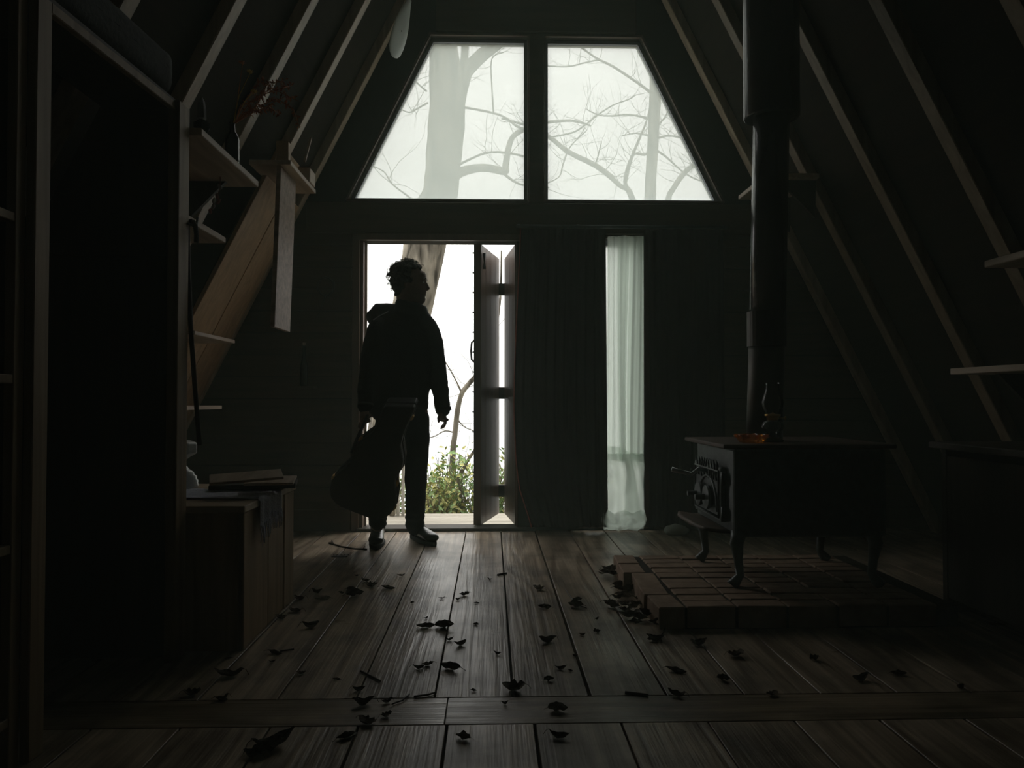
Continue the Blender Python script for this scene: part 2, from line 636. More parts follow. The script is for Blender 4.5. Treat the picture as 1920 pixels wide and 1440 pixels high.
# ------------------------------------------------------------------ the A-frame shell
AX, APEX, TAN = 0.314, 5.33, 1.98            # ridge line, inner apex height, slope of the rafters
WALL_Y, WALL_T = 5.17, 0.12
BACK_Y = -1.6
SL = Vector((-1, 0, -TAN)).normalized()      # down the left slope
NL = Vector((-TAN, 0, 1)).normalized()       # outwards
SR = Vector((1, 0, -TAN)).normalized()
NR = Vector((TAN, 0, 1)).normalized()
TOP = Vector((AX, 0, APEX))
LEN = APEX / abs(SL.z)


def roof_x(z, side=-1, inset=0.0):
    return AX + side * ((APEX - z) / TAN - inset)


floor = setp(empty('floor'), kind='structure')
bm = box(bmesh.new(), -2.6, 3.2, BACK_Y, WALL_Y + WALL_T, -0.09, -0.030)
obj('subfloor', bm, M['wall_dark'], floor)


def plank(x0, x1, y0, y1, mat, gap=0.0025):
    b = box(bmesh.new(), x0 + gap, x1 - gap, y0, y1, -0.03, 0.0)
    return obj('plank', b, mat, floor, bevel=0.0015)


JX = 0.302 - 0.2365 * 12
k = 0
while JX + 0.2365 * k < 3.0:
    x0 = JX + 0.2365 * k
    g = random.choice((0.0025, 0.003, 0.004, 0.0055))
    plank(max(x0, -2.42), min(x0 + 0.2365, 3.05), 2.288, WALL_Y, M['floor_y'], g)
    k += 1
plank(-2.42, -0.13, 2.10, 2.284, M['floor_x'], 0.001)
plank(-0.13, 3.05, 2.10, 2.284, M['floor_x'], 0.001)
JX = 0.121 - 0.2435 * 11
for k in range(24):
    x0 = JX + 0.2435 * k
    if x0 > 3.0:
        break
    plank(max(x0, -2.42), min(x0 + 0.2435, 3.05), BACK_Y, 2.096, M['floor_y'], random.choice((0.002, 0.003, 0.004)))

RAFTERS = [5.005 - 0.609 * k for k in range(11)]
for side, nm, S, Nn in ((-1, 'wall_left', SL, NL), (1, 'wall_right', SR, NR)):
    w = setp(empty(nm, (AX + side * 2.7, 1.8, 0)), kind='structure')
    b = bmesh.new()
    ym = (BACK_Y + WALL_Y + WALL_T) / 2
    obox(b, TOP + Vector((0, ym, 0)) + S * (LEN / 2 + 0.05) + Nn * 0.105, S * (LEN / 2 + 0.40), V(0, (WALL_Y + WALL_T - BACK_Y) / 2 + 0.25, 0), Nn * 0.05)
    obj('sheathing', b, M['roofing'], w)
    for y in RAFTERS:
        b = bmesh.new()
        # rafters butt at the ridge and stand on the floor
        n0 = 0.0
        a0 = TOP + Vector((0, y, 0))
        cs = []
        for d in (0.0, 0.14):
            off = Nn * d
            # plumb cut at ridge
            t_r = -(off.x) / S.x if abs(S.x) > 1e-6 else 0
            t_f = (0.0 - (APEX + off.z)) / S.z
            cs.append((a0 + off + S * t_r, a0 + off + S * t_f))
        ps = [cs[0][0], cs[0][1], cs[1][1], cs[1][0]]
        hw = 0.041
        va = [b.verts.new(p + Vector((0, -hw, 0))) for p in ps]
        vb = [b.verts.new(p + Vector((0, hw, 0))) for p in ps]
        b.faces.new(va)
        b.faces.new(list(reversed(vb)))
        for i in range(4):
            b.faces.new((va[i], vb[i], vb[(i + 1) % 4], va[(i + 1) % 4]))
        obj('rafter', b, M['rafter_darker' if side > 0 and y < 4.9 else 'rafter'], w, bevel=0.004)
# ---- far gable wall with its openings
Z0W, Z1W = 2.286, 3.436
HB, HT, HM = 1.300, 0.735, 0.062
DOOR_X0, DOOR_X1, DOOR_Z = -0.905, 0.185, 2.0
SIDE_X0, SIDE_X1 = 0.62, 1.075
win_l = [(AX - HB, Z0W), (AX - HM, Z0W), (AX - HM, Z1W), (AX - HT, Z1W)]
win_r = [(AX + HM, Z0W), (AX + HB, Z0W), (AX + HT, Z1W), (AX + HM, Z1W)]
win_t = [(AX - 0.57, 3.735), (AX + 0.57, 3.735), (AX, 4.86)]
door_h = [(DOOR_X0, -0.2), (DOOR_X1, -0.2), (DOOR_X1, DOOR_Z), (DOOR_X0, DOOR_Z)]
side_h = [(SIDE_X0, 0.03), (SIDE_X1, 0.03), (SIDE_X1, 2.02), (SIDE_X0, 2.02)]
wall_far = setp(empty('wall_far', (AX, WALL_Y, 0)), kind='structure')
# the gable as one sheet; the door notch is cut from its lower edge
ex = 0.16
outer = [(AX - 2.95, -0.09), (DOOR_X0, -0.09), (DOOR_X0, DOOR_Z), (DOOR_X1, DOOR_Z), (DOOR_X1, -0.09), (AX + 2.95, -0.09), (AX, APEX + 0.42)]
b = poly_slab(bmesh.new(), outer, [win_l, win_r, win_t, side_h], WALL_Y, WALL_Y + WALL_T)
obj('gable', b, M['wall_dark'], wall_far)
# horizontal boards either side of the door, cut to the roof slope
z = 0.0
while z < Z0W - 0.16:
    h = 0.148
    for x0, x1 in ((None, DOOR_X0 - 0.055), (SIDE_X1 + 0.05, None)):
        za, zb = z + 0.003, z + h
        b = bmesh.new()
        if x0 is None:
            q = [(roof_x(za, -1) - 0.05, za), (x1, za), (x1, zb), (roof_x(zb, -1) - 0.05, zb)]
        else:
            q = [(x0, za), (roof_x(za, 1) + 0.05, za), (roof_x(zb, 1) + 0.05, zb), (x0, zb)]
        poly_slab(b, q, [], WALL_Y - 0.02, WALL_Y)
        obj('board', b, M['wall'], wall_far, bevel=0.003)
    z += 0.151
# the cross beam between doors and windows and the uprights
b = box(bmesh.new(), roof_x(2.15, -1) + 0.02, roof_x(2.15, 1) - 0.02, WALL_Y - 0.035, WALL_Y, 2.045, 2.262)
obj('header_beam', b, M['wall'], wall_far, bevel=0.006)
b = box(bmesh.new(), AX - 0.055, AX + 0.055, WALL_Y - 0.03, WALL_Y, 2.262, 3.45)
obj('mullion_post', b, M['wall'], wall_far, bevel=0.005)
b = box(bmesh.new(), AX - 0.70, AX + 0.70, WALL_Y - 0.03, WALL_Y, 3.46, 3.715)
obj('collar_beam', b, M['wall'], wall_far, bevel=0.005)

wall_near = setp(empty('wall_near', (AX, BACK_Y, 0)), kind='structure')
b = poly_slab(bmesh.new(), [(AX - 2.95, -0.09), (AX + 2.95, -0.09), (AX, APEX + 0.42)], [], BACK_Y - 0.1, BACK_Y)
obj('gable', b, M['wall_dark'], wall_near)


# ---- windows: frame bars inside the openings, panes of dusty glass
def window(nm, poly, bar=0.022, glass='glass', muntin=None):
    cx = sum(p[0] for p in poly) / len(poly)
    cz = sum(p[1] for p in poly) / len(poly)
    w = setp(empty(nm, (cx, WALL_Y, min(p[1] for p in poly))), kind='structure')
    inner = []
    n = len(poly)
    ds = []
    for i in range(n):
        p, q = Vector(poly[i]), Vector(poly[(i + 1) % n])
        d = (q - p).normalized()
        nn = Vector((-d.y, d.x))
        if nn.dot(Vector((cx, cz)) - p) < 0:
            nn = -nn
        ds.append((p + nn * bar, d))
    for i in range(n):
        (p, d), (q, e) = ds[i - 1], ds[i]
        r = mgeo.intersect_line_line_2d(p - d * 9, p + d * 9, q - e * 9, q + e * 9)
        inner.append((r.x, r.y))
    for i in range(n):
        j = (i + 1) % n
        b = poly_slab(bmesh.new(), [poly[i], poly[j], inner[j], inner[i]], [], WALL_Y + 0.045, WALL_Y + 0.105)
        obj('frame_bar', b, M['frame_grey'], w)
    # casing moulding round the opening on the room side
    b = bmesh.new()
    b.faces.new([b.verts.new((x, WALL_Y + 0.074, z)) for x, z in inner])
    obj('pane', b, M[glass], w)
    for i in range(n):
        j = (i + 1) % n
        p, q = Vector((poly[i][0], 0, poly[i][1])), Vector((poly[j][0], 0, poly[j][1]))
        c = Vector((cx, 0, cz))
        out = ((p + q) / 2 - c)
        d = (q - p).normalized()
        out = (out - d * out.dot(d)).normalized()
        b = bmesh.new()
        y = WALL_Y - 0.008
        obox(b, (p + q) / 2 + out * 0.008 + V(0, y, 0), (q - p) / 2 + d * 0.014, out * 0.008, V(0, 0.012, 0))
        obj('casing', b, M['trim'], w, bevel=0.002)
    return w


window('window_1', win_l)
window('window_2', win_r)
window('window_3', win_t, glass='glass_clear')
window('window_4', side_h, 0.035)

# ---- door casing, threshold
trim = setp(empty('trim_1', (DOOR_X0, WALL_Y, 0)), kind='structure')
b = box(bmesh.new(), DOOR_X0 - 0.05, DOOR_X0, WALL_Y - 0.03, WALL_Y + 0.0, 0, DOOR_Z + 0.04)
obj('side_casing', b, M['door'], trim, bevel=0.003)
b = box(bmesh.new(), DOOR_X0, DOOR_X0 + 0.022, WALL_Y, WALL_Y + 0.12, 0.0, DOOR_Z)
obj('jamb', b, M['door'], trim, bevel=0.003)
b = box(bmesh.new(), DOOR_X0 + 0.022, DOOR_X0 + 0.036, WALL_Y + 0.07, WALL_Y + 0.085, 0.02, DOOR_Z)
obj('stop_strip', b, M['rail_white'], trim)
b = box(bmesh.new(), DOOR_X0 - 0.05, DOOR_X1 + 0.03, WALL_Y - 0.03, WALL_Y, DOOR_Z, DOOR_Z + 0.045)
obj('head_casing', b, M['door'], trim, bevel=0.003)
b = box(bmesh.new(), DOOR_X1 - 0.012, DOOR_X1, WALL_Y, WALL_Y + 0.12, 0.0, DOOR_Z)
obj('jamb', b, M['door'], trim, bevel=0.003)
b = box(bmesh.new(), DOOR_X0 - 0.02, DOOR_X1 + 0.12, WALL_Y - 0.045, WALL_Y + 0.13, 0.0, 0.022)
obj('threshold', b, M['dark_wood'], trim, bevel=0.008, seg=2)

# ---- folding door, its two leaves doubled back outside
door = setp(empty('door_1', (0.165, 5.2, 0.02)), kind='structure')


def leaf(name, p_near, p_far, th, side):
    """A door leaf of vertical boards from p_near to p_far (plan), thickness th towards `side`."""
    a, f = Vector((*p_near, 0)), Vector((*p_far, 0))
    d = (f - a).normalized()
    nn = Vector((-d.y, d.x, 0)) * side
    g = empty(name, (a.x, a.y, 0.03))
    adopt(g, door)
    L = (f - a).length
    z0, z1 = 0.028, DOOR_Z - 0.012
    for k in range(4):
        b = bmesh.new()
        p = a + d * (L * (k + 0.5) / 4) + nn * th / 2
        obox(b, p + V(0, 0, (z0 + z1) / 2), d * (L / 8 - 0.0012), nn * th / 2, V(0, 0, (z1 - z0) / 2))
        obj('door_board', b, M['door'], g, bevel=0.002)
    return a, d, nn, L, g


a, d, nn, L, g1 = leaf('door_leaf', (-0.072, 5.20), (0.062, 5.75), 0.052, 1)
for k in range(14):
    zz = 0.12 + k * 0.139
    b = bmesh.new()
    obox(b, a + nn * 0.056 + d * 0.004 + V(0, 0, zz), nn * 0.006, d * 0.005, V(0, 0, 0.0045))
    obj('stud', b, M['steel'], g1)
b = tube(bmesh.new(), [a + nn * th + V(0, -0.005, zz) + d * 0.03 for th, zz in ((0.05, 1.16), (0.075, 1.18), (0.08, 1.24), (0.075, 1.30), (0.05, 1.32))], 0.007, 8)
obj('pull_handle', b, M['iron'], g1, smooth=True)
b = tube(bmesh.new(), [a - nn * 0.012 + d * 0.05 + V(0, 0, zz) for zz in (1.82, 1.87, 1.93)], [0.012, 0.006, 0.012], 8)
obj('latch', b, M['iron'], g1, smooth=True)
a, d, nn, L, g2 = leaf('door_leaf', (0.166, 5.20), (0.100, 5.75), 0.045, -1)
for zz in (0.20, 0.95, 1.75):
    b = box(bmesh.new(), 0.050, 0.115, 5.735, 5.762, zz - 0.045, zz + 0.045)
    obj('hinge', b, M['iron'], g2)
# ------------------------------------------------------------------ outside: deck, railing, slope, lake
deck = setp(empty('deck', (0, 5.8, -0.06)), 'weathered grey board deck outside the open doorway', 'deck')
for k in range(7):
    y0 = 5.31 + k * 0.142
    b = box(bmesh.new(), -2.1, 2.6, y0, y0 + 0.137, -0.09, -0.055)
    obj('deck_board', b, M['deck'], deck, bevel=0.003)
for x in (-2.0, -0.9, 1.0, 2.5):
    b = box(bmesh.new(), x - 0.045, x + 0.045, 5.32, 6.30, -0.24, -0.09)
    obj('joist', b, M['rail'], deck)
    for y in (5.42, 6.2):
        b = box(bmesh.new(), x - 0.045, x + 0.045, y - 0.045, y + 0.045, -1.2, -0.24)
        obj('pier', b, M['rail'], deck)

rail = setp(empty('railing', (-1.9, 6.2, -0.055)), 'wooden deck railing with pale pickets seen between the legs', 'railing')
xr = P(741, 900, Y=6.2).x
b = box(bmesh.new(), xr - 0.045, xr + 0.0, 6.16, 6.25, -0.055, 0.78)
obj('post', b, M['rail'], rail, bevel=0.004)
b = box(bmesh.new(), -2.1, xr + 0.13, 6.15, 6.26, 0.78, 0.815)
obj('cap_rail', b, M['rail'], rail, bevel=0.004)
for x in (xr + 0.026, xr + 0.066, xr + 0.108):
    b = box(bmesh.new(), x - 0.0115, x + 0.0115, 6.17, 6.20, -0.055, 0.78)
    obj('picket', b, M['rail_white'], rail)
for k in range(5):
    x = xr - 0.20 - k * 0.15
    b = box(bmesh.new(), x - 0.0115, x + 0.0115, 6.17, 6.20, -0.055, 0.78)
    obj('picket', b, M['rail_white'], rail)
b = box(bmesh.new(), -2.1, -2.01, 6.16, 6.25, -0.055, 0.78)
obj('post', b, M['rail'], rail, bevel=0.004)


def ground_z(x, y):
    t = max(0.0, y - 6.2)
    return -0.55 - 0.10 * t - 0.0045 * t * t + 0.10 * noise.noise(Vector((x * 0.5, y * 0.5, 3)))


b = sheet(bmesh.new(), lambda u, v: V(-30 + 60 * u, 5.33 + 34 * v, ground_z(-30 + 60 * u, 5.33 + 34 * v)), 60, 40)
setp(obj('ground', b, M['ground'], smooth=True), kind='structure')
b = sheet(bmesh.new(), lambda u, v: V(-1500 + 3000 * u, 18 + 2500 * v, -5.0), 4, 4)
setp(obj('lake', b, M['water']), kind='structure')


# ------------------------------------------------------------------ trees
def px_tube(b, pts, Y, n=8, jit=0.0, smooth=True):
    """Branch through (px, py, width px[, depth offset]) points at depth Y."""
    q, r = [], []
    for i, p in enumerate(pts):
        dy = p[3] if len(p) > 3 else 0.0
        q.append(P(p[0], p[1], Y=Y + dy))
        r.append(p[2] / 2 * (Y + dy) / F_PX)
    if smooth and len(q) > 2:
        qq, rr = [], []
        for i in range(len(q) - 1):
            p0, p1, p2, p3 = q[max(i - 1, 0)], q[i], q[i + 1], q[min(i + 2, len(q) - 1)]
            for s in (0, 1 / 3, 2 / 3):
                qq.append(0.5 * ((2 * p1) + (p2 - p0) * s + (2 * p0 - 5 * p1 + 4 * p2 - p3) * s * s + (3 * p1 - p0 - 3 * p2 + p3) * s ** 3))
                rr.append(r[i] * (1 - s) + r[i + 1] * s)
        qq.append(q[-1])
        rr.append(r[-1])
        q, r = qq, rr
    if jit:
        q = [p + Vector((random.uniform(-jit, jit), random.uniform(-jit, jit), random.uniform(-jit, jit))) if 0 < i < len(q) - 1 else p for i, p in enumerate(q)]
    tube(b, q, r, n)
    return q, r


def twigs(b, q, r, count, length, depth=2, rad=0.004):
    """Thin side shoots growing off a branch."""
    for _ in range(count):
        i = random.randrange(max(1, len(q) // 4), len(q))
        p = q[i].copy()
        d = Vector((random.uniform(-1, 1), random.uniform(-0.6, 0.6), random.uniform(-0.3, 1.1))).normalized()
        L = length * random.uniform(0.5, 1.2)
        pts = [p]
        for s in range(5):
            d = (d + Vector((random.uniform(-.35, .35), random.uniform(-.3, .3), random.uniform(-.25, .35)))).normalized()
            p = p + d * L / 5
            pts.append(p)
        rr = [rad * (1 - 0.75 * s / 5) for s in range(6)]
        tube(b, pts, rr, 4)
        if depth > 1:
            twigs(b, pts, rr, 2, length * 0.5, depth - 1, rad * 0.6)


def roughen(bm_, amp, sc):
    for v in bm_.verts:
        v.co += Vector((noise.noise(v.co * sc), noise.noise(v.co * sc + Vector((9, 1, 4))), 0)) * amp
    return bm_


tree = setp(empty('bare_tree', P(700, 955, Y=7.6)), 'thick leaning bare tree with forked rough trunk behind the person', 'tree')
b = bmesh.new()
q, r = px_tube(b, [(700, 985, 84), (706, 900, 66), (745, 700, 70), (775, 570, 74), (797, 453, 80), (812, 400, 74), (826, 360, 66), (832, 290, 67), (838, 215, 70),
                   (838, 160, 66), (832, 100, 54), (830, 40, 52), (832, -60, 48), (828, -190, 40, 0.3), (834, -330, 26, 0.6)], 7.6, 28)
roughen(b, 0.018, 7)
obj('trunk', b, M['bark'], tree, smooth=True)
limbs = [
    ([(846, 260, 40), (856, 190, 34), (868, 150, 28), (876, 132, 25), (905, 102, 25), (948, 68, 24), (1010, 8, 18), (1090, -80, 12)], 12),
    ([(866, 165, 24), (871, 110, 15), (872, 60, 13), (874, -40, 10), (868, -120, 7)], 10),
    ([(845, 335, 24), (866, 322, 18), (897, 315, 15), (920, 316, 15), (946, 321, 15), (948, 312, 13), (953, 280, 11), (962, 256, 10), (984, 242, 9), (1010, 232, 6), (1070, 226, 5), (1108, 236, 3)], 10),
    ([(855, 312, 6), (872, 303, 5), (910, 287, 4.5), (945, 286, 4.5), (982, 293, 4), (1010, 305, 3)], 6),
    ([(864, 201, 5), (880, 203, 4.5), (925, 212, 4), (950, 222, 4), (975, 240, 4.5), (1024, 253, 8), (1064, 284, 9), (1116, 310, 10), (1150, 335, 10)], 6),
    ([(800, 171, 4), (785, 158, 3), (768, 140, 2)], 5),
    ([(802, 193, 4), (782, 204, 3), (768, 211, 2.5), (752, 205, 2)], 5),
    ([(940, 321, 7), (960, 338, 5), (984, 348, 4), (1030, 352, 3)], 5),
    ([(925, 212, 3.5), (922, 160, 3), (922, 110, 2.5), (945, 98, 2)], 5),
    ([(690, 308, 2), (720, 322, 2.5), (735, 345, 3), (770, 372, 4), (800, 400, 6)], 5),
]
for pts, n in limbs:
    b = bmesh.new()
    q, r = px_tube(b, [(p[0], p[1], p[2], 0.12 * i * (1 if n > 6 else -0.5)) for i, p in enumerate(pts)], 7.6, n)
    twigs(b, q, r, 6, 0.5, 2, 0.0035)
    obj('limb', b, M['bark'] if n > 8 else M['twig'], tree, smooth=True)
b = bmesh.new()
tube(b, [P(833, 400, Y=7.4), P(836, 396, Y=7.6)], 0.01, 6)
b.free()

tree = setp(empty('bare_tree', P(1225, 985, Y=9.2)), 'slim straight bare tree behind the slanted end of the upper window', 'tree')
b = bmesh.new()
q, r = px_tube(b, [(1214, 1010, 30), (1215, 800, 25), (1218, 560, 23), (1219, 372, 21), (1223, 290, 21), (1228, 200, 22), (1229, 110, 20), (1226, 20, 19), (1220, -120, 15), (1224, -260, 9)], 9.2, 14)
roughen(b, 0.008, 9)
obj('trunk', b, M['bark'], tree, smooth=True)
for pts in (
    [(1226, 180, 7), (1214, 169, 5), (1195, 155, 4.5), (1150, 125, 4.5), (1123, 112, 4), (1105, 100, 3.5), (1080, 84, 3), (1040, 74, 2.5)],
    [(1123, 112, 3.5), (1095, 118, 3), (1064, 125, 3), (1020, 123, 2.5)],
    [(1225, 224, 5), (1212, 221, 4), (1180, 215, 3.5), (1150, 217, 3), (1123, 216, 2.5), (1100, 205, 2)],
    [(1222, 255, 5), (1205, 252, 3), (1190, 250, 2.5), (1165, 255, 2)],
    [(1222, 284, 5), (1208, 290, 5), (1196, 288, 5), (1185, 295, 5), (1172, 346, 7)],
    [(1228, 260, 5), (1250, 255, 3.5), (1268, 256, 3), (1285, 260, 2)],
    [(1228, 280, 5), (1250, 295, 4), (1280, 322, 3), (1310, 338, 3), (1330, 338, 2)],
    [(1227, 240, 5), (1240, 228, 3), (1250, 215, 2)],
):
    b = bmesh.new()
    q, r = px_tube(b, [(*p, 0.05 * i) for i, p in enumerate(pts)], 9.2, 6)
    twigs(b, q, r, 7, 0.5, 2, 0.004)
    obj('limb', b, M['twig'], tree, smooth=True)

tree = setp(empty('bare_tree', P(1195, 985, Y=8.3)), 'forked crooked sapling with long thin branches behind the upper window', 'tree')
b = bmesh.new()
q, r = px_tube(b, [(1222, 1000, 16), (1215, 760, 15), (1205, 520, 14), (1196, 410, 13), (1185, 372, 12), (1176, 354, 11), (1164, 349, 9), (1140, 328, 9), (1116, 310, 9), (1064, 284, 8), (1024, 253, 7), (990, 236, 5), (940, 222, 3)], 8.3, 10)
twigs(b, q[12:], r, 16, 0.55, 2, 0.004)
obj('trunk', b, M['bark'], tree, smooth=True)
for pts in (
    [(1176, 354, 8), (1172, 340, 7.5), (1176, 318, 7), (1184, 296, 6), (1198, 262, 5), (1213, 225, 3.5), (1220, 190, 2)],
    [(1036, 257, 3.5), (1060, 252, 3.5), (1080, 246, 3.5), (1100, 232, 3.5), (1123, 214, 3.5), (1150, 197, 3), (1180, 186, 2.5), (1192, 178, 2)],
    [(1064, 284, 3), (1075, 268, 2.5), (1100, 245, 2)],
    [(1116, 310, 3), (1122, 290, 2.5), (1128, 265, 2)],
    [(1064, 284, 3), (1055, 310, 3), (1048, 332, 2.5), (1020, 346, 2)],
):
    b = bmesh.new()
    q, r = px_tube(b, [(*p, -0.06 * i) for i, p in enumerate(pts)], 8.3, 6)
    twigs(b, q, r, 6, 0.45, 2, 0.0035)
    obj('limb', b, M['twig'], tree, smooth=True)

tree = setp(empty('bare_tree', P(1250, 985, Y=8.8)), 'bare tree bending outwards low behind the slanted window corner', 'tree')
b = bmesh.new()
q, r = px_tube(b, [(1262, 1000, 15), (1250, 700, 13), (1244, 450, 12), (1252, 376, 11), (1265, 350, 10), (1280, 328, 10), (1296, 313, 9), (1316, 300, 9), (1360, 270, 7), (1420, 200, 4)], 8.8, 8)
twigs(b, q[8:], r, 8, 0.45, 2, 0.004)
obj('trunk', b, M['bark'], tree, smooth=True)

tree = setp(empty('bare_tree', P(850, 905, Y=8.4)), 'thin kinked bare sapling growing from the shrub outside the door', 'tree')
b = bmesh.new()
q, r = px_tube(b, [(846, 960, 15), (849, 850, 11), (853, 815, 10), (857, 775, 10), (862, 750, 9), (868, 734, 9), (882, 716, 9), (905, 690, 8), (925, 640, 6), (938, 560, 4), (940, 470, 3)], 8.4, 10)
twigs(b, q, r, 12, 0.5, 2, 0.003)
obj('trunk', b, M['bark'], tree, smooth=True)
for pts in ([(866, 737, 4), (858, 720, 3), (845, 695, 2.5), (832, 672, 2), (826, 640, 2)], [(853, 812, 3), (835, 808, 2.5), (815, 818, 2), (800, 822, 2)], [(856, 785, 3), (870, 800, 2), (888, 808, 2)]):
    b = bmesh.new()
    q, r = px_tube(b, pts, 8.4, 5)
    twigs(b, q, r, 5, 0.35, 2, 0.0025)
    obj('limb', b, M['twig'], tree, smooth=True)

tree = setp(empty('bare_tree', P(860, 940, Y=7.2)), 'short bare stem slanting up through the green shrub', 'tree')
b = bmesh.new()
q, r = px_tube(b, [(868, 950, 6), (862, 915, 6), (859, 900, 7), (866, 884, 7), (878, 862, 6), (895, 835, 5), (910, 800, 4)], 7.2, 8)
twigs(b, q, r, 5, 0.3, 2, 0.003)
obj('trunk', b, M['twig'], tree, smooth=True)


def shrub(name, label, cx, Y, zt, spread, n, ma, mb, group=None, zb=None):
    base = Vector((cx, Y, ground_z(cx, Y)))
    s = setp(empty(name, base), label, 'shrub', group)
    st = bmesh.new()
    la, lb = bmesh.new(), bmesh.new()
    for k in range(n):
        a = random.uniform(0, 2 * math.pi)
        tip = base + Vector((math.cos(a) * spread * random.uniform(0.1, 1), math.sin(a) * spread * random.uniform(0.1, 0.8), (zt - base.z) * random.uniform(0.55, 1.0)))
        mid = base.lerp(tip, 0.5) + Vector((random.uniform(-.1, .1), random.uniform(-.1, .1), 0.08))
        pts = [base + Vector((random.uniform(-.1, .1), random.uniform(-.1, .1), 0)), mid, tip]
        tube(st, pts, [0.007, 0.005, 0.002], 4)
        for j in range(random.randint(16, 26)):
            t = random.uniform(0.25, 1.05)
            p = (pts[0].lerp(mid, t * 2) if t < .5 else mid.lerp(tip, t * 2 - 1)) + Vector((random.gauss(0, .05), random.gauss(0, .05), random.gauss(0, .045)))
            L = random.uniform(0.022, 0.045)
            e = Euler((random.uniform(-1, 1), random.uniform(-1, 1), random.uniform(0, 6.28))).to_matrix()
            bmx = la if random.random() < 0.66 else lb
            vs = [bmx.verts.new(p + e @ Vector(c)) for c in ((-L, 0, 0), (-L * .2, -L * .45, .006), (L, 0, 0), (-L * .2, L * .45, .006))]
            bmx.faces.new((vs[0], vs[1], vs[2]))
            bmx.faces.new((vs[0], vs[2], vs[3]))
    obj('stems', st, M['twig'], s)
    obj('foliage', la, M[ma], s, recalc=False)
    obj('foliage', lb, M[mb], s, recalc=False)
    return s


shrub('green_shrub', 'leafy green shrub at the deck edge below the thin sapling', P(850, 900, Y=7.3).x, 7.3, P(850, 848, Y=7.3).z, 0.42, 80, 'bush_a', 'bush_b')
shrub('green_shrub', 'low yellow-green shrub beside the person at the deck edge', P(812, 900, Y=6.9).x, 6.9, P(812, 880, Y=6.9).z, 0.30, 46, 'bush_b', 'bush_a')
shrub('green_shrub', 'yellowish shrub behind the folded door leaves', P(925, 900, Y=6.9).x, 6.9, P(925, 850, Y=6.9).z, 0.30, 46, 'bush_a', 'bush_b')
shrub('green_shrub', 'small green shrub behind the deck railing', P(733, 900, Y=7.0).x, 7.0, P(733, 880, Y=7.0).z, 0.25, 36, 'bush_a', 'bush_b')
shrub('green_shrub', 'wide shrub outside behind the sheer curtain', P(1160, 900, Y=7.4).x, 7.4, P(1160, 840, Y=7.4).z, 0.5, 60, 'bush_a', 'bush_b')
# ------------------------------------------------------------------ curtains
def drape(name, x0, x1, y, z0, z1, folds, depth, mat, left=None, flare=0.0, thick=0.006, seed=0):
    def fn(u, v):
        z = z0 + (z1 - z0) * v
        xa = left(z) if left else x0
        x = xa + (x1 - xa) * u + flare * (1 - v) * (u - 0.5)
        s = math.sin(2 * math.pi * folds * u + seed + 0.5 * math.sin(v * 2 + seed)) + 0.4 * math.sin(2 * math.pi * folds * 2.3 * u + v)
        return V(x, y + depth * s * (0.75 + 0.35 * (1 - v)), z)
    b = sheet(bmesh.new(), fn, 110, 36)
    o = obj(name, b, mat, smooth=True, recalc=False)
    m = o.modifiers.new('cloth', 'SOLIDIFY')
    m.thickness = thick
    return o, fn


def left_edge(z):
    pts = [(2.02, P(977, 452, Y=5.06).x), (1.5, P(971, 560, Y=5.06).x), (1.2, P(968, 660, Y=5.06).x), (0.86, P(966, 760, Y=5.06).x), (0.5, P(970, 850, Y=5.06).x), (0.3, P(977, 915, Y=5.06).x), (0.08, P(997, 978, Y=5.06).x), (0.0, P(1003, 995, Y=5.06).x)]
    for (za, xa), (zb, xb) in zip(pts, pts[1:]):
        if z >= zb:
            t = min(1.0, (z - zb) / (za - zb))
            return xb + (xa - xb) * t
    return pts[-1][1]


cxr = P(1137, 700, Y=5.06).x
cur = setp(empty('dark_curtain', (0.5, 5.06, 0.015)), 'long dark brown curtain with red edging beside the folded door', 'curtain')
o, fn = drape('curtain_cloth', 0, cxr, 5.075, 0.035, 2.07, 9, 0.016, M['curtain'], left_edge, 0.02)
adopt(o, cur)
b = tube(bmesh.new(), [fn(0, k / 24) + V(-0.003, -0.007, 0) for k in range(25)], 0.0042, 6)
obj('red_edging', b, M['curtain_red'], cur, smooth=True)
b = tube(bmesh.new(), [V(0.17, 5.075, 2.085), V(1.62, 5.075, 2.085)], 0.012, 10)
rod = setp(empty('curtain_rod', (0.9, 5.075, 2.085)), 'dark curtain rod above the drawn curtains', 'rod')
obj('pole', b, M['iron'], rod, smooth=True)
for x in (0.19, 0.60, 1.60):
    b = beam(bmesh.new(), (x, 5.08, 2.088), (x, WALL_Y - 0.03, 2.105), 0.02, 0.02)
    obj('bracket', b, M['iron'], rod)

cur = setp(empty('dark_curtain', (1.3, 5.06, 0.015)), 'dark brown curtain hanging between the sheer drape and the stovepipe', 'curtain')
o, _ = drape('curtain_cloth', P(1210, 700, Y=5.06).x, 1.60, 5.075, 0.035, 2.07, 6, 0.016, M['curtain'], None, 0.01, seed=2)
adopt(o, cur)


# sheer white drape with a turned-up hem and a puffed lower half
sh = setp(empty('sheer_curtain', (0.93, 5.13, 0.01)), 'translucent white sheer drape glowing between the dark curtains', 'curtain')
YS = 5.125
zh = P(1170, 850, Y=YS).z


def sheer_x(u, z):
    zt = 2.03
    v = (z - 0.0) / zt
    xl = P(1127, 900, Y=YS).x + (P(1139, 460, Y=YS).x - P(1127, 900, Y=YS).x) * v
    xr_ = P(1207, 700, Y=YS).x
    return xl + (xr_ - xl) * u


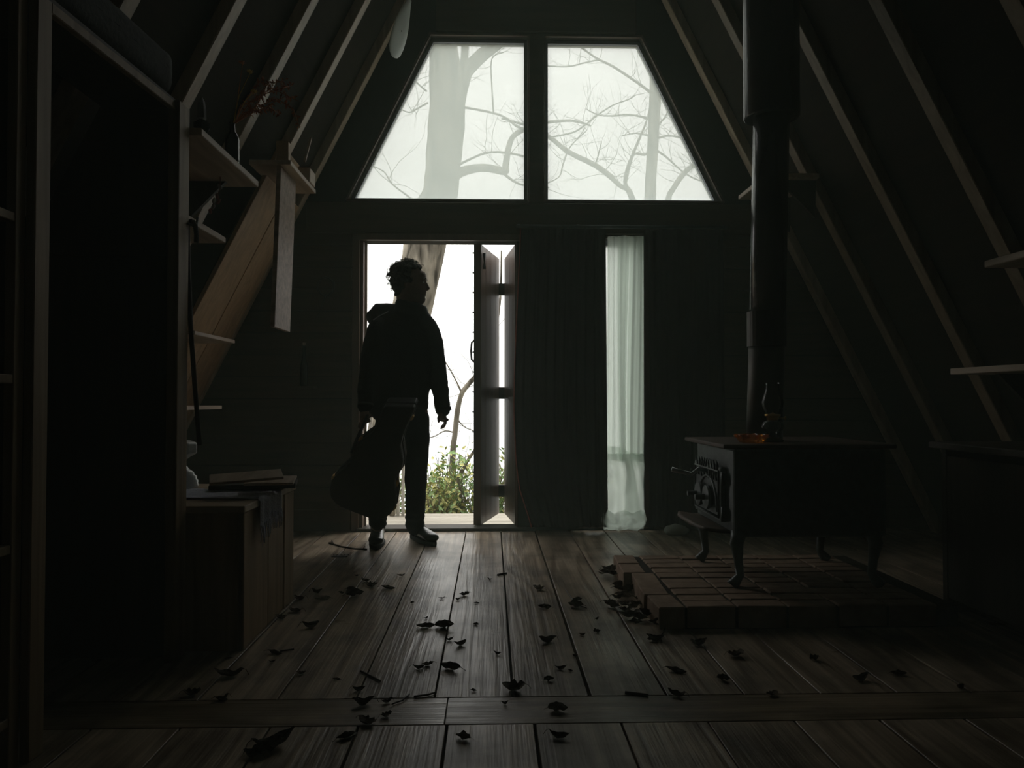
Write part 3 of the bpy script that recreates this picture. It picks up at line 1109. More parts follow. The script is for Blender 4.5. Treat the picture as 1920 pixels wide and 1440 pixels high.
def upper(u, v):
    z = zh - 0.05 + (2.03 - zh + 0.05) * v
    s = math.sin(2 * math.pi * 3.1 * u ** 0.9 + 0.6) + 0.5 * math.sin(2 * math.pi * 7.3 * u + 1 + 0.6 * v) + 0.3 * math.sin(2 * math.pi * 13 * u)
    return V(sheer_x(u, z) + 0.012 * math.sin(v * 3 + u * 6), YS + 0.013 * s * (0.6 + 0.5 * (1 - v)), z)


b = sheet(bmesh.new(), upper, 90, 44)
obj('upper_drape', b, M['sheer'], sh, smooth=True, recalc=False)


def folded(u, v):
    # an overlapping gathered fold down the middle of the drape
    p = upper(0.36 + 0.22 * u * (1 - 0.25 * v) + 0.10 * v * (u - .2), v)
    p.y -= 0.012 + 0.01 * math.sin(u * 3.14)
    return p


b = sheet(bmesh.new(), folded, 14, 30)
obj('overlap_fold', b, M['sheer'], sh, smooth=True, recalc=False)
b = sheet(bmesh.new(), lambda u, v: upper(0.62 + 0.38 * u, v) + V(0, -0.01, 0), 18, 30)
obj('overlap_fold', b, M['sheer'], sh, smooth=True, recalc=False)


def hem(u, v):
    z = zh - 0.055 + 0.095 * v + 0.015 * math.sin(u * 5 + 0.5) - 0.03 * u
    p = upper(u, 0)
    return V(p.x, p.y - 0.014, z)


b = sheet(bmesh.new(), hem, 60, 4)
obj('hem', b, M['sheer'], sh, smooth=True, recalc=False)


def lower(u, v):
    z = 0.012 + (zh - 0.012) * v
    puff = math.sin(math.pi * min(1, (1 - v) * 1.05)) ** 0.7 if v < 1 else 0
    xl, xr_ = sheer_x(0, z), sheer_x(1, z)
    cx = (xl + xr_) / 2
    w = (xr_ - xl) / 2 * (0.92 + 0.20 * max(0, 0.45 - v) - 0.85 * max(0, 0.12 - v))
    x = cx + (u * 2 - 1) * w
    n1 = noise.noise(V(u * 4, v * 5, 1.7))
    s = math.sin(2 * math.pi * 2.2 * u + 2.2 * v + 0.5) + 0.8 * n1
    y = YS - 0.03 - 0.075 * puff * (1 - (u * 2 - 1) ** 2 * 0.8) + 0.02 * s
    return V(x + 0.012 * n1, y, z)


b = sheet(bmesh.new(), lower, 60, 44)
obj('lower_drape', b, M['sheer'], sh, smooth=True, recalc=False)


def bottom_tuck(u, v):
    p = lower(u, 0.26 * v)
    n1 = noise.noise(V(u * 7, v * 4, 5.1))
    p.y += -0.022 - 0.035 * math.sin(math.pi * v) + 0.03 * n1
    p.z = max(0.012, p.z + 0.015 * n1)
    return p


b = sheet(bmesh.new(), bottom_tuck, 50, 16)
obj('bottom_tuck', b, M['sheer'], sh, smooth=True, recalc=False)
b = sheet(bmesh.new(), lambda u, v: lower(0.5 + 0.42 * u * (1 - 0.6 * v), 0.2 + 0.75 * v) + V(0, -0.016, 0), 16, 20)
obj('overlap_fold', b, M['sheer'], sh, smooth=True, recalc=False)

# ------------------------------------------------------------------ brick hearth
HX0, HX1, HY0, HY1, HZ = 0.655, 1.86, 2.93, 3.90, 0.088
hearth = setp(empty('brick_hearth', (1.3, 3.4, 0)), 'low hearth pad of laid bricks under the wood stove', 'hearth')
b = box(bmesh.new(), HX0 + 0.03, HX1 - 0.004, HY0 + 0.006, HY1 - 0.01, 0, HZ - 0.006)
obj('mortar_bed', b, M['mortar'], hearth)


def brick_mesh(name, lx, ly, lz):
    bm_ = box(bmesh.new(), -lx / 2, lx / 2, -ly / 2, ly / 2, -lz / 2, lz / 2)
    bmesh.ops.bevel(bm_, geom=bm_.edges[:], offset=0.004, segments=1, affect='EDGES')
    for v in bm_.verts:
        v.co += Vector((random.uniform(-1, 1), random.uniform(-1, 1), random.uniform(-1, 1))) * 0.0012
    me = bpy.data.meshes.new(name)
    bm_.to_mesh(me)
    bm_.free()
    me.materials.append(M['brick'])
    return me


bx = [brick_mesh('brick', 0.194, 0.089, HZ) for _ in range(3)]
by = [brick_mesh('brick', 0.105, 0.190, HZ) for _ in range(3)]


def put(me, loc, parent, rz=0.0, name='brick'):
    o = bpy.data.objects.new(name, me)
    C.objects.link(o)
    o.location = loc
    o.rotation_euler = (0, 0, rz)
    o.parent = parent
    o.matrix_parent_inverse = Matrix.Translation(-world_loc(parent))
    return o


for i in range(5):
    put(random.choice(by), (0.708 + random.choice((-0.028, 0.0, 0.004, -0.012, -0.02)), HY0 + 0.0985 + i * 0.195, HZ / 2 + random.uniform(-.002, .003)), hearth, random.uniform(-0.05, 0.05))
for c in range(6):
    x = 0.768 + 0.1 + c * 0.2015
    if x + 0.1 > HX1 + 0.1:
        break
    for rr in range(10):
        put(random.choice(bx), (x, HY0 + 0.048 + rr * 0.0965, HZ / 2 + random.uniform(-.003, .003)), hearth, random.uniform(-0.012, 0.012))

# ------------------------------------------------------------------ wood stove
SX0, SX1, SY0, SY1, SZ0, SZ1 = 1.05, 1.72, 3.21, 3.79, 0.305, 0.69
stove = setp(empty('wood_stove', (1.38, 3.5, HZ)), 'black cast iron wood stove standing on the brick hearth', 'stove')
b = box(bmesh.new(), SX0, SX1, SY0, SY1, SZ0, SZ1)
obj('body', b, M['iron'], stove, bevel=0.012, seg=2)
b = box(bmesh.new(), SX0 - 0.055, SX1 + 0.03, SY0 - 0.035, SY1 + 0.035, SZ1, SZ1 + 0.02)
obj('top_plate', b, M['iron_rust'], stove, bevel=0.006, seg=2)
xf = SX0
ym = (SY0 + SY1) / 2
dr = obj('door', box(bmesh.new(), xf - 0.028, xf - 0.002, SY0 + 0.10, SY1 - 0.06, SZ0 + 0.05, SZ1 - 0.09), M['iron'], stove, bevel=0.006, seg=2)
# raised border and cast relief on the door: arch, tree-like tracery
b = bmesh.new()
y0, y1, z0, z1 = SY0 + 0.12, SY1 - 0.08, SZ0 + 0.07, SZ1 - 0.11
tube(b, [V(xf - 0.03, y0, z0), V(xf - 0.03, y0, z1), V(xf - 0.03, y1, z1), V(xf - 0.03, y1, z0), V(xf - 0.03, y0, z0)], 0.006, 6)
obj('border_moulding', b, M['iron'], dr, smooth=True)
b = bmesh.new()
tube(b, [V(xf - 0.03, ym + 0.15 * math.cos(t), z0 + 0.02 + 0.15 * math.sin(t)) for t in [math.pi * k / 14 for k in range(15)]], 0.007, 6)
obj('arch_relief', b, M['iron'], dr, smooth=True)
random.seed(3)
b = bmesh.new()
for k in range(9):
    yy = y0 + 0.03 + (y1 - y0 - 0.06) * k / 8
    tube(b, [V(xf - 0.03, yy + 0.012 * math.sin(j * 1.3 + k), z0 + 0.16 + 0.018 * j) for j in range(6)], [0.006, 0.005, 0.007, 0.005, 0.006, 0.003], 5)
obj('tracery_relief', b, M['iron'], dr, smooth=True)
for yy in (ym - 0.045, ym + 0.085):
    b = lathe(bmesh.new(), [(0.0, -0.105), (0.012, -0.104), (0.014, -0.06), (0.055, -0.055), (0.058, -0.045), (0.05, -0.032), (0.02, -0.028), (0.0, -0.028)], (xf, yy, z0 + 0.075), 20, 'X')
    obj('draft_wheel', b, M['iron'], dr, smooth=False)
hp = [V(xf - 0.028, SY0 + 0.30, SZ1 - 0.125), V(xf - 0.07, SY0 + 0.30, SZ1 - 0.115), V(xf - 0.10, SY0 + 0.31, SZ1 - 0.14), V(xf - 0.16, SY0 + 0.33, SZ1 - 0.128), V(xf - 0.19, SY0 + 0.335, SZ1 - 0.120)]
b = tube(bmesh.new(), hp, [0.010, 0.010, 0.009, 0.010, 0.012], 10)
obj('handle', b, M['steel'], dr, smooth=True)
for zz in (SZ0 + 0.09, SZ1 - 0.14):
    b = tube(bmesh.new(), [V(xf - 0.02, SY0 + 0.085, zz - 0.03), V(xf - 0.02, SY0 + 0.085, zz + 0.03)], 0.011, 10)
    obj('hinge', b, M['iron'], stove, smooth=True)


def lip(u, v):
    return V(SX0 - 0.13 * u * (1 - 0.25 * (2 * v - 1) ** 4), SY0 + 0.06 + (SY1 - SY0 - 0.08) * v, SZ0 + 0.022 + 0.012 * u * u)


b = sheet(bmesh.new(), lip, 6, 16)
o = obj('ash_lip', b, M['iron_rust'], stove, smooth=True)
m = o.modifiers.new('t', 'SOLIDIFY')
m.thickness = 0.014
for x in (SX0 + 0.03, SX1 - 0.05):
    for y, s in ((SY0 + 0.03, -1), (SY1 - 0.03, 1)):
        dx = -1 if x < 1.3 else 1
        pts = [V(x, y, SZ0 + 0.02), V(x + dx * 0.012, y + s * 0.006, SZ0 - 0.03), V(x + dx * 0.003, y, SZ0 - 0.10), V(x - dx * 0.004, y, HZ + 0.05), V(x + dx * 0.018, y, HZ + 0.02), V(x + dx * 0.03, y, HZ + 0.004)]
        b = tube(bmesh.new(), pts, [0.035, 0.030, 0.020, 0.018, 0.024, 0.028], 10)
        obj('leg', b, M['iron'], stove, smooth=True)

# ------------------------------------------------------------------ stovepipe
px0 = P(1433, 815, Y=3.5)
pipe = setp(empty('stovepipe', (px0.x, 3.5, SZ1 + 0.02)), 'tall black stovepipe rising from the stove through the roof', 'pipe')
zt = P(1447, 235, Y=3.5)
b = tube(bmesh.new(), [V(px0.x, 3.5, SZ1 + 0.02), V(px0.x + 0.01, 3.5, 1.0), V(px0.x + 0.018, 3.5, 1.28)], 0.083, 28)
obj('lower_pipe', b, M['pipe_low'], pipe, smooth=True)
za, zb = P(1440, 650, Y=3.5).z, P(1440, 585, Y=3.5).z
b = tube(bmesh.new(), [V(px0.x + 0.014, 3.5, za), V(px0.x + 0.014, 3.5, zb)], 0.090, 28)
obj('coupling', b, M['pipe_low'], pipe)
b = tube(bmesh.new(), [V(px0.x + 0.018, 3.5, 1.27), V(zt.x, 3.5, zt.z + 0.1)], 0.083, 28)
obj('middle_pipe', b, M['pipe'], pipe, smooth=True)
rr = 0.128
zc = P(1447, 222, Y=3.5).z
b = bmesh.new()
lathe(b, [(0.086, zc + 0.004), (rr - 0.006, zc), (rr, zc + 0.006), (rr, 3.9)], (zt.x, 3.5, 0), 36)
obj('insulated_sleeve', b, M['pipe'], pipe, smooth=True)

# ------------------------------------------------------------------ things on the stove
ZT = SZ1 + 0.0205
lp = P(1449, 828, Y=3.36)
lamp = setp(empty('oil_lamp', (lp.x, 3.36, ZT)), 'glass oil lamp with a clear bulging chimney on the stove', 'lamp')
b = lathe(bmesh.new(), [(0.0, 0), (0.046, 0.0), (0.048, 0.008), (0.03, 0.02), (0.018, 0.032), (0.022, 0.042), (0.044, 0.055), (0.050, 0.072), (0.042, 0.09), (0.020, 0.10)], (lp.x, 3.36, ZT), 28)
obj('oil_font', b, M['glass_item'], lamp, smooth=True)
b = lathe(bmesh.new(), [(0.020, 0.098), (0.026, 0.101), (0.026, 0.112), (0.034, 0.116), (0.036, 0.124), (0.012, 0.127), (0.0, 0.135)], (lp.x, 3.36, ZT), 24)
obj('burner', b, M['brass'], lamp, smooth=True)
b = tube(bmesh.new(), [V(lp.x + 0.02, 3.36, ZT + 0.108), V(lp.x + 0.055, 3.36, ZT + 0.108)], [0.002, 0.002], 6)
lathe(b, [(0.0, 0.0), (0.009, 0.0), (0.009, 0.004), (0.0, 0.004)], (lp.x + 0.055, 3.36, ZT + 0.108), 10, 'X')
obj('wick_knob', b, M['brass'], lamp, smooth=True)
b = lathe(bmesh.new(), [(0.030, 0.122), (0.033, 0.135), (0.045, 0.158), (0.048, 0.178), (0.043, 0.200), (0.034, 0.228), (0.029, 0.250), (0.030, 0.268)], (lp.x, 3.36, ZT), 32)
obj('chimney', b, M['glass_item'], lamp, smooth=True)

bp_ = P(1409, 825, Y=3.32)
bowl = setp(empty('amber_glass_dish', (bp_.x, 3.32, ZT)), 'small amber glass dish with a scalloped rim on the stove', 'dish')
b = lathe(bmesh.new(), [(0.0, 0.004), (0.045, 0.003), (0.052, 0.0), (0.060, 0.012), (0.070, 0.036), (0.066, 0.037), (0.054, 0.014), (0.0, 0.010)], (bp_.x, 3.32, ZT), 48, scale=lambda a, h: 1 + (0.05 * math.cos(12 * a) if h > 0.01 else 0))
obj('dish_body', b, M['amber'], bowl, smooth=True)
for k in range(12):
    a = 2 * math.pi * k / 12
    b = ball(bmesh.new(), (bp_.x + 0.071 * math.cos(a), 3.32 + 0.071 * math.sin(a), ZT + 0.030), (0.008, 0.008, 0.008), 8)
    obj('rim_bead', b, M['amber'], bowl, smooth=True)

p = P(1268, 1003, Z=0.0)
b = ball(bmesh.new(), (p.x, p.y, 0.028), (0.085, 0.06, 0.04), 20)
for v in b.verts:
    v.co += Vector((1, 1, 1)) * 0.014 * noise.noise(v.co * 22)
    v.co.z = max(v.co.z, 0.001)
setp(obj('crumpled_rag', b, M['paper'], smooth=True), 'small pale crumpled rag on the floor behind the stove', 'rag')

# ------------------------------------------------------------------ right-hand ledges
def ledge(name, label, x0, x1, y0, y1, z, th=0.028, mat='board_y', cat='shelf', brackets=True, side=1):
    s = setp(empty(name, ((x0 + x1) / 2, (y0 + y1) / 2, z - th)), label, cat)
    obj('board', box(bmesh.new(), x0, x1, y0, y1, z - th, z), M[mat], s, bevel=0.003)
    if brackets:
        for y in (y0 + 0.12 * (y1 - y0), y1 - 0.12 * (y1 - y0)):
            xa, xb = (x0, x1) if side > 0 else (x1, x0)
            b = bmesh.new()
            w = (xb - xa)
            vs = [(xb, z - th), (xa + 0.3 * w, z - th), (xb - 0.02 * w, z - th - 0.7 * abs(w))]
            poly_slab(b, vs, [], y - 0.011, y + 0.011)
            obj('bracket', b, M['dark_wood'], s)
    return s


ledge('wall_shelf', 'upper plain board shelf on the roof slope beyond the stovepipe', 1.955, roof_x(1.45, 1) + 0.03, 1.9, 2.9, 1.452, side=1)
ledge('wall_shelf', 'middle plain board shelf on the roof slope beside the stove', 2.10, roof_x(1.05, 1) + 0.03, 2.2, 3.36, 1.044, side=1)
ledge('wall_shelf', 'short shelf high up behind the stovepipe near the window corner', 1.60, roof_x(2.22, 1) + 0.03, 4.28, 4.77, 2.222, side=1)
tb = setp(empty('side_counter', (2.2, 3.0, 0)), 'dark low counter under the roof slope beyond the stove', 'counter')
obj('counter_top', box(bmesh.new(), 1.90, 2.52, 2.30, 3.2, 0.692, 0.72), M['dark_wood'], tb, bevel=0.004)
obj('side_panel', box(bmesh.new(), 1.94, 2.45, 3.14, 3.17, 0, 0.692), M['dark_wood'], tb)
obj('side_panel', box(bmesh.new(), 1.94, 2.45, 2.34, 2.37, 0, 0.692), M['dark_wood'], tb)
obj('front_panel', box(bmesh.new(), 1.945, 1.965, 2.37, 3.14, 0.06, 0.66), M['dark_wood'], tb)

# ------------------------------------------------------------------ closet with a bolster on top
closet = setp(empty('open_closet', (-1.4, 2.3, 0)), 'dark open closet frame with pale wooden posts under the roof slope', 'closet')
fp, np_ = V(-1.102, 2.65, 0), V(-1.156, 1.94, 0)
obj('post', box(bmesh.new(), -1.121, -1.083, 2.605, 2.695, 0, 1.945), M['post'], closet, bevel=0.003)
obj('post', box(bmesh.new(), -1.170, -1.146, 1.90, 1.965, 0, 1.941), M['post'], closet, bevel=0.003)
b = beam(bmesh.new(), V(-1.156, 1.96, 1.925), V(-1.108, 2.61, 1.925), 0.022, 0.030, side=(1, 0, 0))
obj('top_rail', b, M['post'], closet, bevel=0.003)
b = bmesh.new()
vs = [(-1.158, 1.905, 0), (-1.106, 2.69, 0), (-1.385, 2.69, 0), (-1.385, 1.905, 0)]
lo = [b.verts.new((x, y, 1.942)) for x, y, _ in vs]
hi = [b.verts.new((x, y, 1.957)) for x, y, _ in vs]
b.faces.new(lo)
b.faces.new(hi)
for i in range(4):
    b.faces.new((lo[i], lo[(i + 1) % 4], hi[(i + 1) % 4], hi[i]))
obj('top_platform', b, M['dark_wood'], closet)
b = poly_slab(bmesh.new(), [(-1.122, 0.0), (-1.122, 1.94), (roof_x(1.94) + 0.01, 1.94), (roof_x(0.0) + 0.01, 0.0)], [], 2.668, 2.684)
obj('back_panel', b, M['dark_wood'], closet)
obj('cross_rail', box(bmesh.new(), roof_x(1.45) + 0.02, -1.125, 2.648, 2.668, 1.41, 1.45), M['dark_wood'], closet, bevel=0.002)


def bol(u, v):
    a = 2 * math.pi * u
    e = min(1.0, math.sin(math.pi * min(max(v, 0.0), 1.0)) * 7) ** 0.5 if 0 < v < 1 else 0.02
    c = abs(math.cos(a)) ** 0.5 * math.copysign(1, math.cos(a))
    s = abs(math.sin(a)) ** 0.5 * math.copysign(1, math.sin(a))
    y = 1.25 + 1.42 * v
    xc = -1.245 + 0.047 * (y - 1.95) / 0.7
    z = 2.036 + 0.078 * s * e
    x = xc + 0.095 * c * e
    if s > 0:
        x = max(x, roof_x(z) + 0.008)
    return V(x, y, z + 0.003 * noise.noise(V(u * 9, v * 30, 0)))


b = sheet(bmesh.new(), bol, 40, 60)
bmesh.ops.remove_doubles(b, verts=b.verts, dist=0.0008)
setp(obj('bolster', b, M['mattress'], smooth=True), 'thick grey padded bolster lying along the top of the closet', 'bolster')

case_ = setp(empty('bookcase', (-1.5, 1.5, 0)), 'dark open bookcase with plain board shelves in front of the closet', 'bookcase')
obj('upright', box(bmesh.new(), -1.19, -1.166, 1.855, 1.895, 0, 1.941), M['post'], case_, bevel=0.002)
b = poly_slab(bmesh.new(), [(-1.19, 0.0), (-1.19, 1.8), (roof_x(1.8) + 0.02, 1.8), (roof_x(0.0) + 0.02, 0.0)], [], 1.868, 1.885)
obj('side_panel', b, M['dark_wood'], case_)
for z in (0.132, 0.55, 0.965, 1.362):
    obj('shelf', box(bmesh.new(), roof_x(z + 0.03) + 0.02, -1.168, 0.95, 1.86, z - 0.022, z), M['post'], case_, bevel=0.002)
obj('upright', box(bmesh.new(), -1.19, -1.166, 0.92, 0.95, 0, 1.941), M['post'], case_, bevel=0.002)
obj('top_board', box(bmesh.new(), -1.385, -1.160, 0.92, 1.895, 1.942, 1.957), M['dark_wood'], case_)

# ------------------------------------------------------------------ shelves between closet and wall
s = ledge('wall_shelf', 'upper pine shelf holding a bottle and dried flowers beside the closet', roof_x(1.87) + 0.01, -1.043, 2.70, 3.36, 1.882, 0.028, 'board_y', side=-1)
s2 = ledge('wall_shelf', 'lower pine shelf with the walking cane hooked beneath it', roof_x(1.60) + 0.01, -1.137, 2.72, 3.22, 1.597, 0.026, 'board_y', side=-1)
obj('lip_strip', box(bmesh.new(), -1.19, -1.175, 2.74, 3.12, 1.597, 1.618), M['board_y'], s2, bevel=0.002)

p = P(378, 250, Y=2.84)
dec = setp(empty('glass_decanter', (p.x, 2.84, 1.882)), 'slender dark glass decanter with a pointed stopper on the upper shelf', 'decanter')
b = lathe(bmesh.new(), [(0.0, 0.0), (0.020, 0.0), (0.013, 0.012), (0.020, 0.03), (0.030, 0.05), (0.030, 0.066), (0.020, 0.075), (0.012, 0.08)], (p.x, 2.84, 1.882), 10)
obj('decanter_body', b, M['bottle'], dec)
b = lathe(bmesh.new(), [(0.012, 0.078), (0.018, 0.085), (0.017, 0.12), (0.011, 0.15), (0.003, 0.165), (0.0, 0.166)], (p.x, 2.84, 1.882), 8)
obj('stopper', b, M['steel'], dec)

p = P(435, 300, Y=3.10)
vz = 1.882
vase = setp(empty('dried_flower_bottle', (p.x, 3.10, vz)), 'glossy dark bottle holding arching dried red and yellow flowers', 'vase')
b = lathe(bmesh.new(), [(0.0, 0.0), (0.027, 0.0), (0.029, 0.01), (0.029, 0.095), (0.024, 0.115), (0.013, 0.128), (0.011, 0.16), (0.014, 0.165), (0.010, 0.166), (0.008, 0.13)], (p.x, 3.10, vz), 24)
obj('bottle_body', b, M['bottle'], vase, smooth=True)
random.seed(21)
sprays = [[(440, 232), (470, 205), (520, 185), (550, 205), (562, 240)], [(440, 232), (470, 190), (510, 165), (560, 190)], [(440, 232), (480, 200), (500, 160), (535, 150)],
          [(440, 232), (460, 210), (490, 205), (540, 178)], [(440, 232), (455, 195), (490, 150), (510, 165)], [(440, 232), (480, 208), (505, 200), (525, 215)], [(440, 232), (450, 200), (500, 175), (530, 165), (548, 160)]]
for k, sp in enumerate(sprays):
    pts = [P(x, y, Y=3.10 + 0.05 * j * random.uniform(-1, 1)) for j, (x, y) in enumerate(sp)]
    b = tube(bmesh.new(), pts, [0.0022] * (len(pts) - 1) + [0.001], 5)
    for i in range(46):
        t = random.uniform(0.25, 1.0) * (len(pts) - 1)
        j = min(int(t), len(pts) - 2)
        c = pts[j].lerp(pts[j + 1], t - j)
        e = Euler((random.uniform(-1.5, 1.5), random.uniform(-1.5, 1.5), random.uniform(0, 6.3))).to_matrix()
        L = random.uniform(0.012, 0.026)
        vs = [b.verts.new(c + e @ Vector(q)) for q in ((0, 0, 0), (L * .5, -L * .22, .004), (L, 0, 0), (L * .5, L * .22, .004))]
        b.faces.new(vs)
    obj('dried_spray', b, M['dry_red'], vase, recalc=False)
for k, sp in enumerate([[(438, 230), (448, 180), (470, 135)], [(438, 230), (445, 190), (455, 118)], [(438, 230), (462, 185), (478, 172)]]):
    pts = [P(x, y, Y=3.08 + 0.03 * k) for x, y in sp]
    b = tube(bmesh.new(), pts, [0.002, 0.002, 0.0012], 5)
    for i in range(9):
        a = 2 * math.pi * i / 9
        e = Euler((0.5, 0, a)).to_matrix()
        vs = [b.verts.new(pts[-1] + e @ Vector(q)) for q in ((0, 0, 0), (.010, -.005, .002), (.018, 0, .004), (.010, .005, .002))]
        b.faces.new(vs)
    ball(b, pts[-1], 0.007, 8)
    obj('yellow_flower', b, M['dry_yellow'] if k != 1 else M['dry_red'], vase, recalc=False)

g = setp(empty('pod_garland', P(417, 338, Y=3.2)), 'short string of dark dried pods hanging under the upper shelf', 'garland')
gp = [P(*q, Y=3.2) for q in ((413, 330), (413, 352), (408, 365), (400, 382), (393, 400))]
gp[0].z = 1.853
obj('cord', tube(bmesh.new(), gp, 0.002, 5), M['red_cord'], g)
for k, (x, y) in enumerate(((412, 350), (407, 368), (401, 376), (410, 378), (400, 388), (394, 396))):
    c = P(x, y, Y=3.19 + 0.004 * (k % 3))
    b = ball(bmesh.new(), c, (0.007, 0.007, 0.014), 10, Euler((0.2, -0.5, k)).to_matrix())
    obj('pod', b, M['leaf_pale'] if k % 2 == 0 else M['red_cord'], g, smooth=True)

cane = setp(empty('walking_cane', P(372, 805, Y=2.74)), 'wooden walking cane with a crook handle hooked below the lower shelf', 'cane')
kp = [(368, 455), (368.5, 440), (366.5, 424), (361, 414), (354.5, 415), (351.5, 428), (352, 460), (353.5, 520), (358, 620), (365, 720), (372, 805), (374, 835)]
q = [P(x, y, Y=2.71) for x, y in kp]
b = tube(bmesh.new(), q[3:], 0.0085, 10)
obj('shaft', b, M['dark_wood'], cane, smooth=True)
b = tube(bmesh.new(), q[:4], 0.0085, 10)
obj('crook', b, M['dark_wood'], cane, smooth=True)
pg = P(360, 420, Y=2.71)
obj('peg', tube(bmesh.new(), [V(pg.x, 2.68, pg.z - 0.006), V(pg.x, 2.75, pg.z - 0.002), V(pg.x, 2.76, 1.572)], 0.005, 8), M['iron'], s2, smooth=True)


# ------------------------------------------------------------------ boards nailed along the roof slope, with small shelves
def slope_hit(px, py, inset):
    d = CAM_ROT @ Vector(((px - 960) / F_PX, -(py - 720) / F_PX, -1.0))
    p0 = TOP - NL * inset
    t = (p0 - CAM).dot(NL) / d.dot(NL)
    return CAM + d * t


def slope_board(name, y0, y1, z0, z1, inset, th, mat, parent):
    b = bmesh.new()
    t0, t1 = (APEX - z0) / abs(SL.z), (APEX - z1) / abs(SL.z)
    c = TOP + SL * (t0 + t1) / 2 - NL * inset + V(0, (y0 + y1) / 2, 0)
    obox(b, c, SL * (t0 - t1) / 2, V(0, (y1 - y0) / 2, 0), NL * th / 2)
    return obj(name, b, M[mat], parent, bevel=0.003)


ins = 0.05
yl, yj, yr = slope_hit(372, 566, ins).y, slope_hit(459, 503, ins).y, slope_hit(484, 531, ins).y
rack = setp(empty('slope_rack', (-1.6, 4.4, 0.7)), 'two wide pine boards leaning along the rafters with small shelves', 'rack')
rb = M['board_z']
slope_board('wide_board', yl, yj - 0.005, 0.62, 2.33, ins, 0.022, 'board_z', rack)
slope_board('wide_board', yj + 0.003, yr, 0.62, 2.16, ins, 0.022, 'board_z', rack)
for y in (yl + 0.1, yr - 0.08):
    slope_board('batten', y - 0.02, y + 0.02, 0.7, 2.1, 0.0195, 0.039, 'dark_wood', rack)


def rack_shelf(x, y0, y1, z, th=0.02, mat='board_y'):
    return obj('shelf', box(bmesh.new(), roof_x(z, -1, 0.02), x, y0, y1, z - th, z), M[mat], rack, bevel=0.002)


e0, e1 = P(545, 300, Y=3.92), P(590, 362, Y=4.5)
rack_shelf(e0.x, 3.92, 4.48, e0.z, 0.024)
e0 = P(365, 620, Y=3.72)
rack_shelf(e0.x, 3.72, 4.30, e0.z)
e0 = P(350, 762, Y=3.85)
rack_shelf(e0.x, 3.85, 4.35, e0.z)
e0 = P(545, 300, Y=3.92)
hb = setp(empty('hanging_board', (-1.11, 4.05, 1.28)), 'rough sawn plank hanging upright below the small rack shelf', 'board')
pa, pb = P(527, 345, Y=3.93), P(515, 613, Y=3.93)
pc = P(558, 367, Y=4.26)
b = bmesh.new()
ax = (pa - pb)
ax.z += 0.0
tp = Vector((pa.x, pa.y, e0.z - 0.026))
bt = Vector((pb.x, pb.y, pb.z))
dpt = Vector((0.0, 0.30, 0))
th = Vector((-0.012, 0, 0))
obox(b, (tp + bt) / 2 + dpt / 2 + th, (tp - bt) / 2, dpt / 2, th)
obj('plank_body', b, M['rough_board'], hb, bevel=0.002)
p = P(577, 318, Y=4.34)
b = box(bmesh.new(), p.x - 0.05, p.x + 0.02, 4.31, 4.44, e0.z, e0.z + 0.085)
setp(obj('wood_block', b, M['board_y'], bevel=0.004), 'small squared wood block on the little rack shelf', 'block')
p = P(538, 280, Y=4.0)
b = box(bmesh.new(), p.x - 0.05, p.x + 0.015, 3.97, 4.02, e0.z, e0.z + 0.12)
setp(obj('wood_offcut', b, M['board_z'], bevel=0.004), 'short wooden offcut standing at the near end of the rack shelf', 'board')
b = beam(bmesh.new(), P(571, 303, Y=4.2) * 1.0, P(583, 258, Y=4.24), 0.012, 0.012)
for v in b.verts:
    if v.co.z < e0.z + 0.03:
        v.co.z = e0.z
setp(obj('thin_stick', b, M['board_y']), 'thin upright stick standing on the little rack shelf', 'stick')

# ------------------------------------------------------------------ paddle on the rafters
pd = setp(empty('canoe_paddle', P(738, 105, Y=4.85)), 'white painted canoe paddle hanging blade down from the rafters', 'paddle')
tip, up = P(737, 106, Y=4.85), P(769, -6, Y=4.85)
axp = (up - tip).normalized()
nrm = V(0.75, -0.45, -0.5)              # the blade is turned to the window
nrm = (nrm - axp * nrm.dot(axp)).normalized()
lat = axp.cross(nrm)
prof = [(0.0, 0.02), (0.012, 0.045), (0.04, 0.066), (0.09, 0.078), (0.16, 0.080), (0.23, 0.070), (0.30, 0.050), (0.37, 0.026), (0.43, 0.014)]
b = bmesh.new()
tube(b, [tip + axp * t for t, w in prof], [(w, 0.006 + 0.004 * min(1, t * 3)) for t, w in prof], 20, lateral=lat)
obj('blade', b, M['white_paint'], pd, smooth=True)
b = tube(bmesh.new(), [tip + axp * 0.41, tip + axp * 1.25], 0.013, 12)
obj('shaft', b, M['rafter'], pd, smooth=True)
b = tube(bmesh.new(), [tip + axp * 1.25 - lat * 0.05, tip + axp * 1.27, tip + axp * 1.25 + lat * 0.05], 0.016, 10)
obj('grip', b, M['rafter'], pd, smooth=True)
b = bmesh.new()
for k in range(4):
    tube(b, [tip + axp * (0.39 + 0.012 * k) + (lat * math.cos(t) + nrm * math.sin(t)) * 0.017 for t in [2 * math.pi * j / 12 for j in range(13)]], 0.003, 5)
tube(b, [tip + axp * 0.40, tip + axp * 0.42 + V(-0.14, 0.12, 0.05)], 0.003, 5)
obj('binding_cord', b, M['dark_wood'], pd)
obj('nail', ball(bmesh.new(), tip + axp * 0.175 + nrm * 0.0095, 0.004, 8), M['iron'], pd)

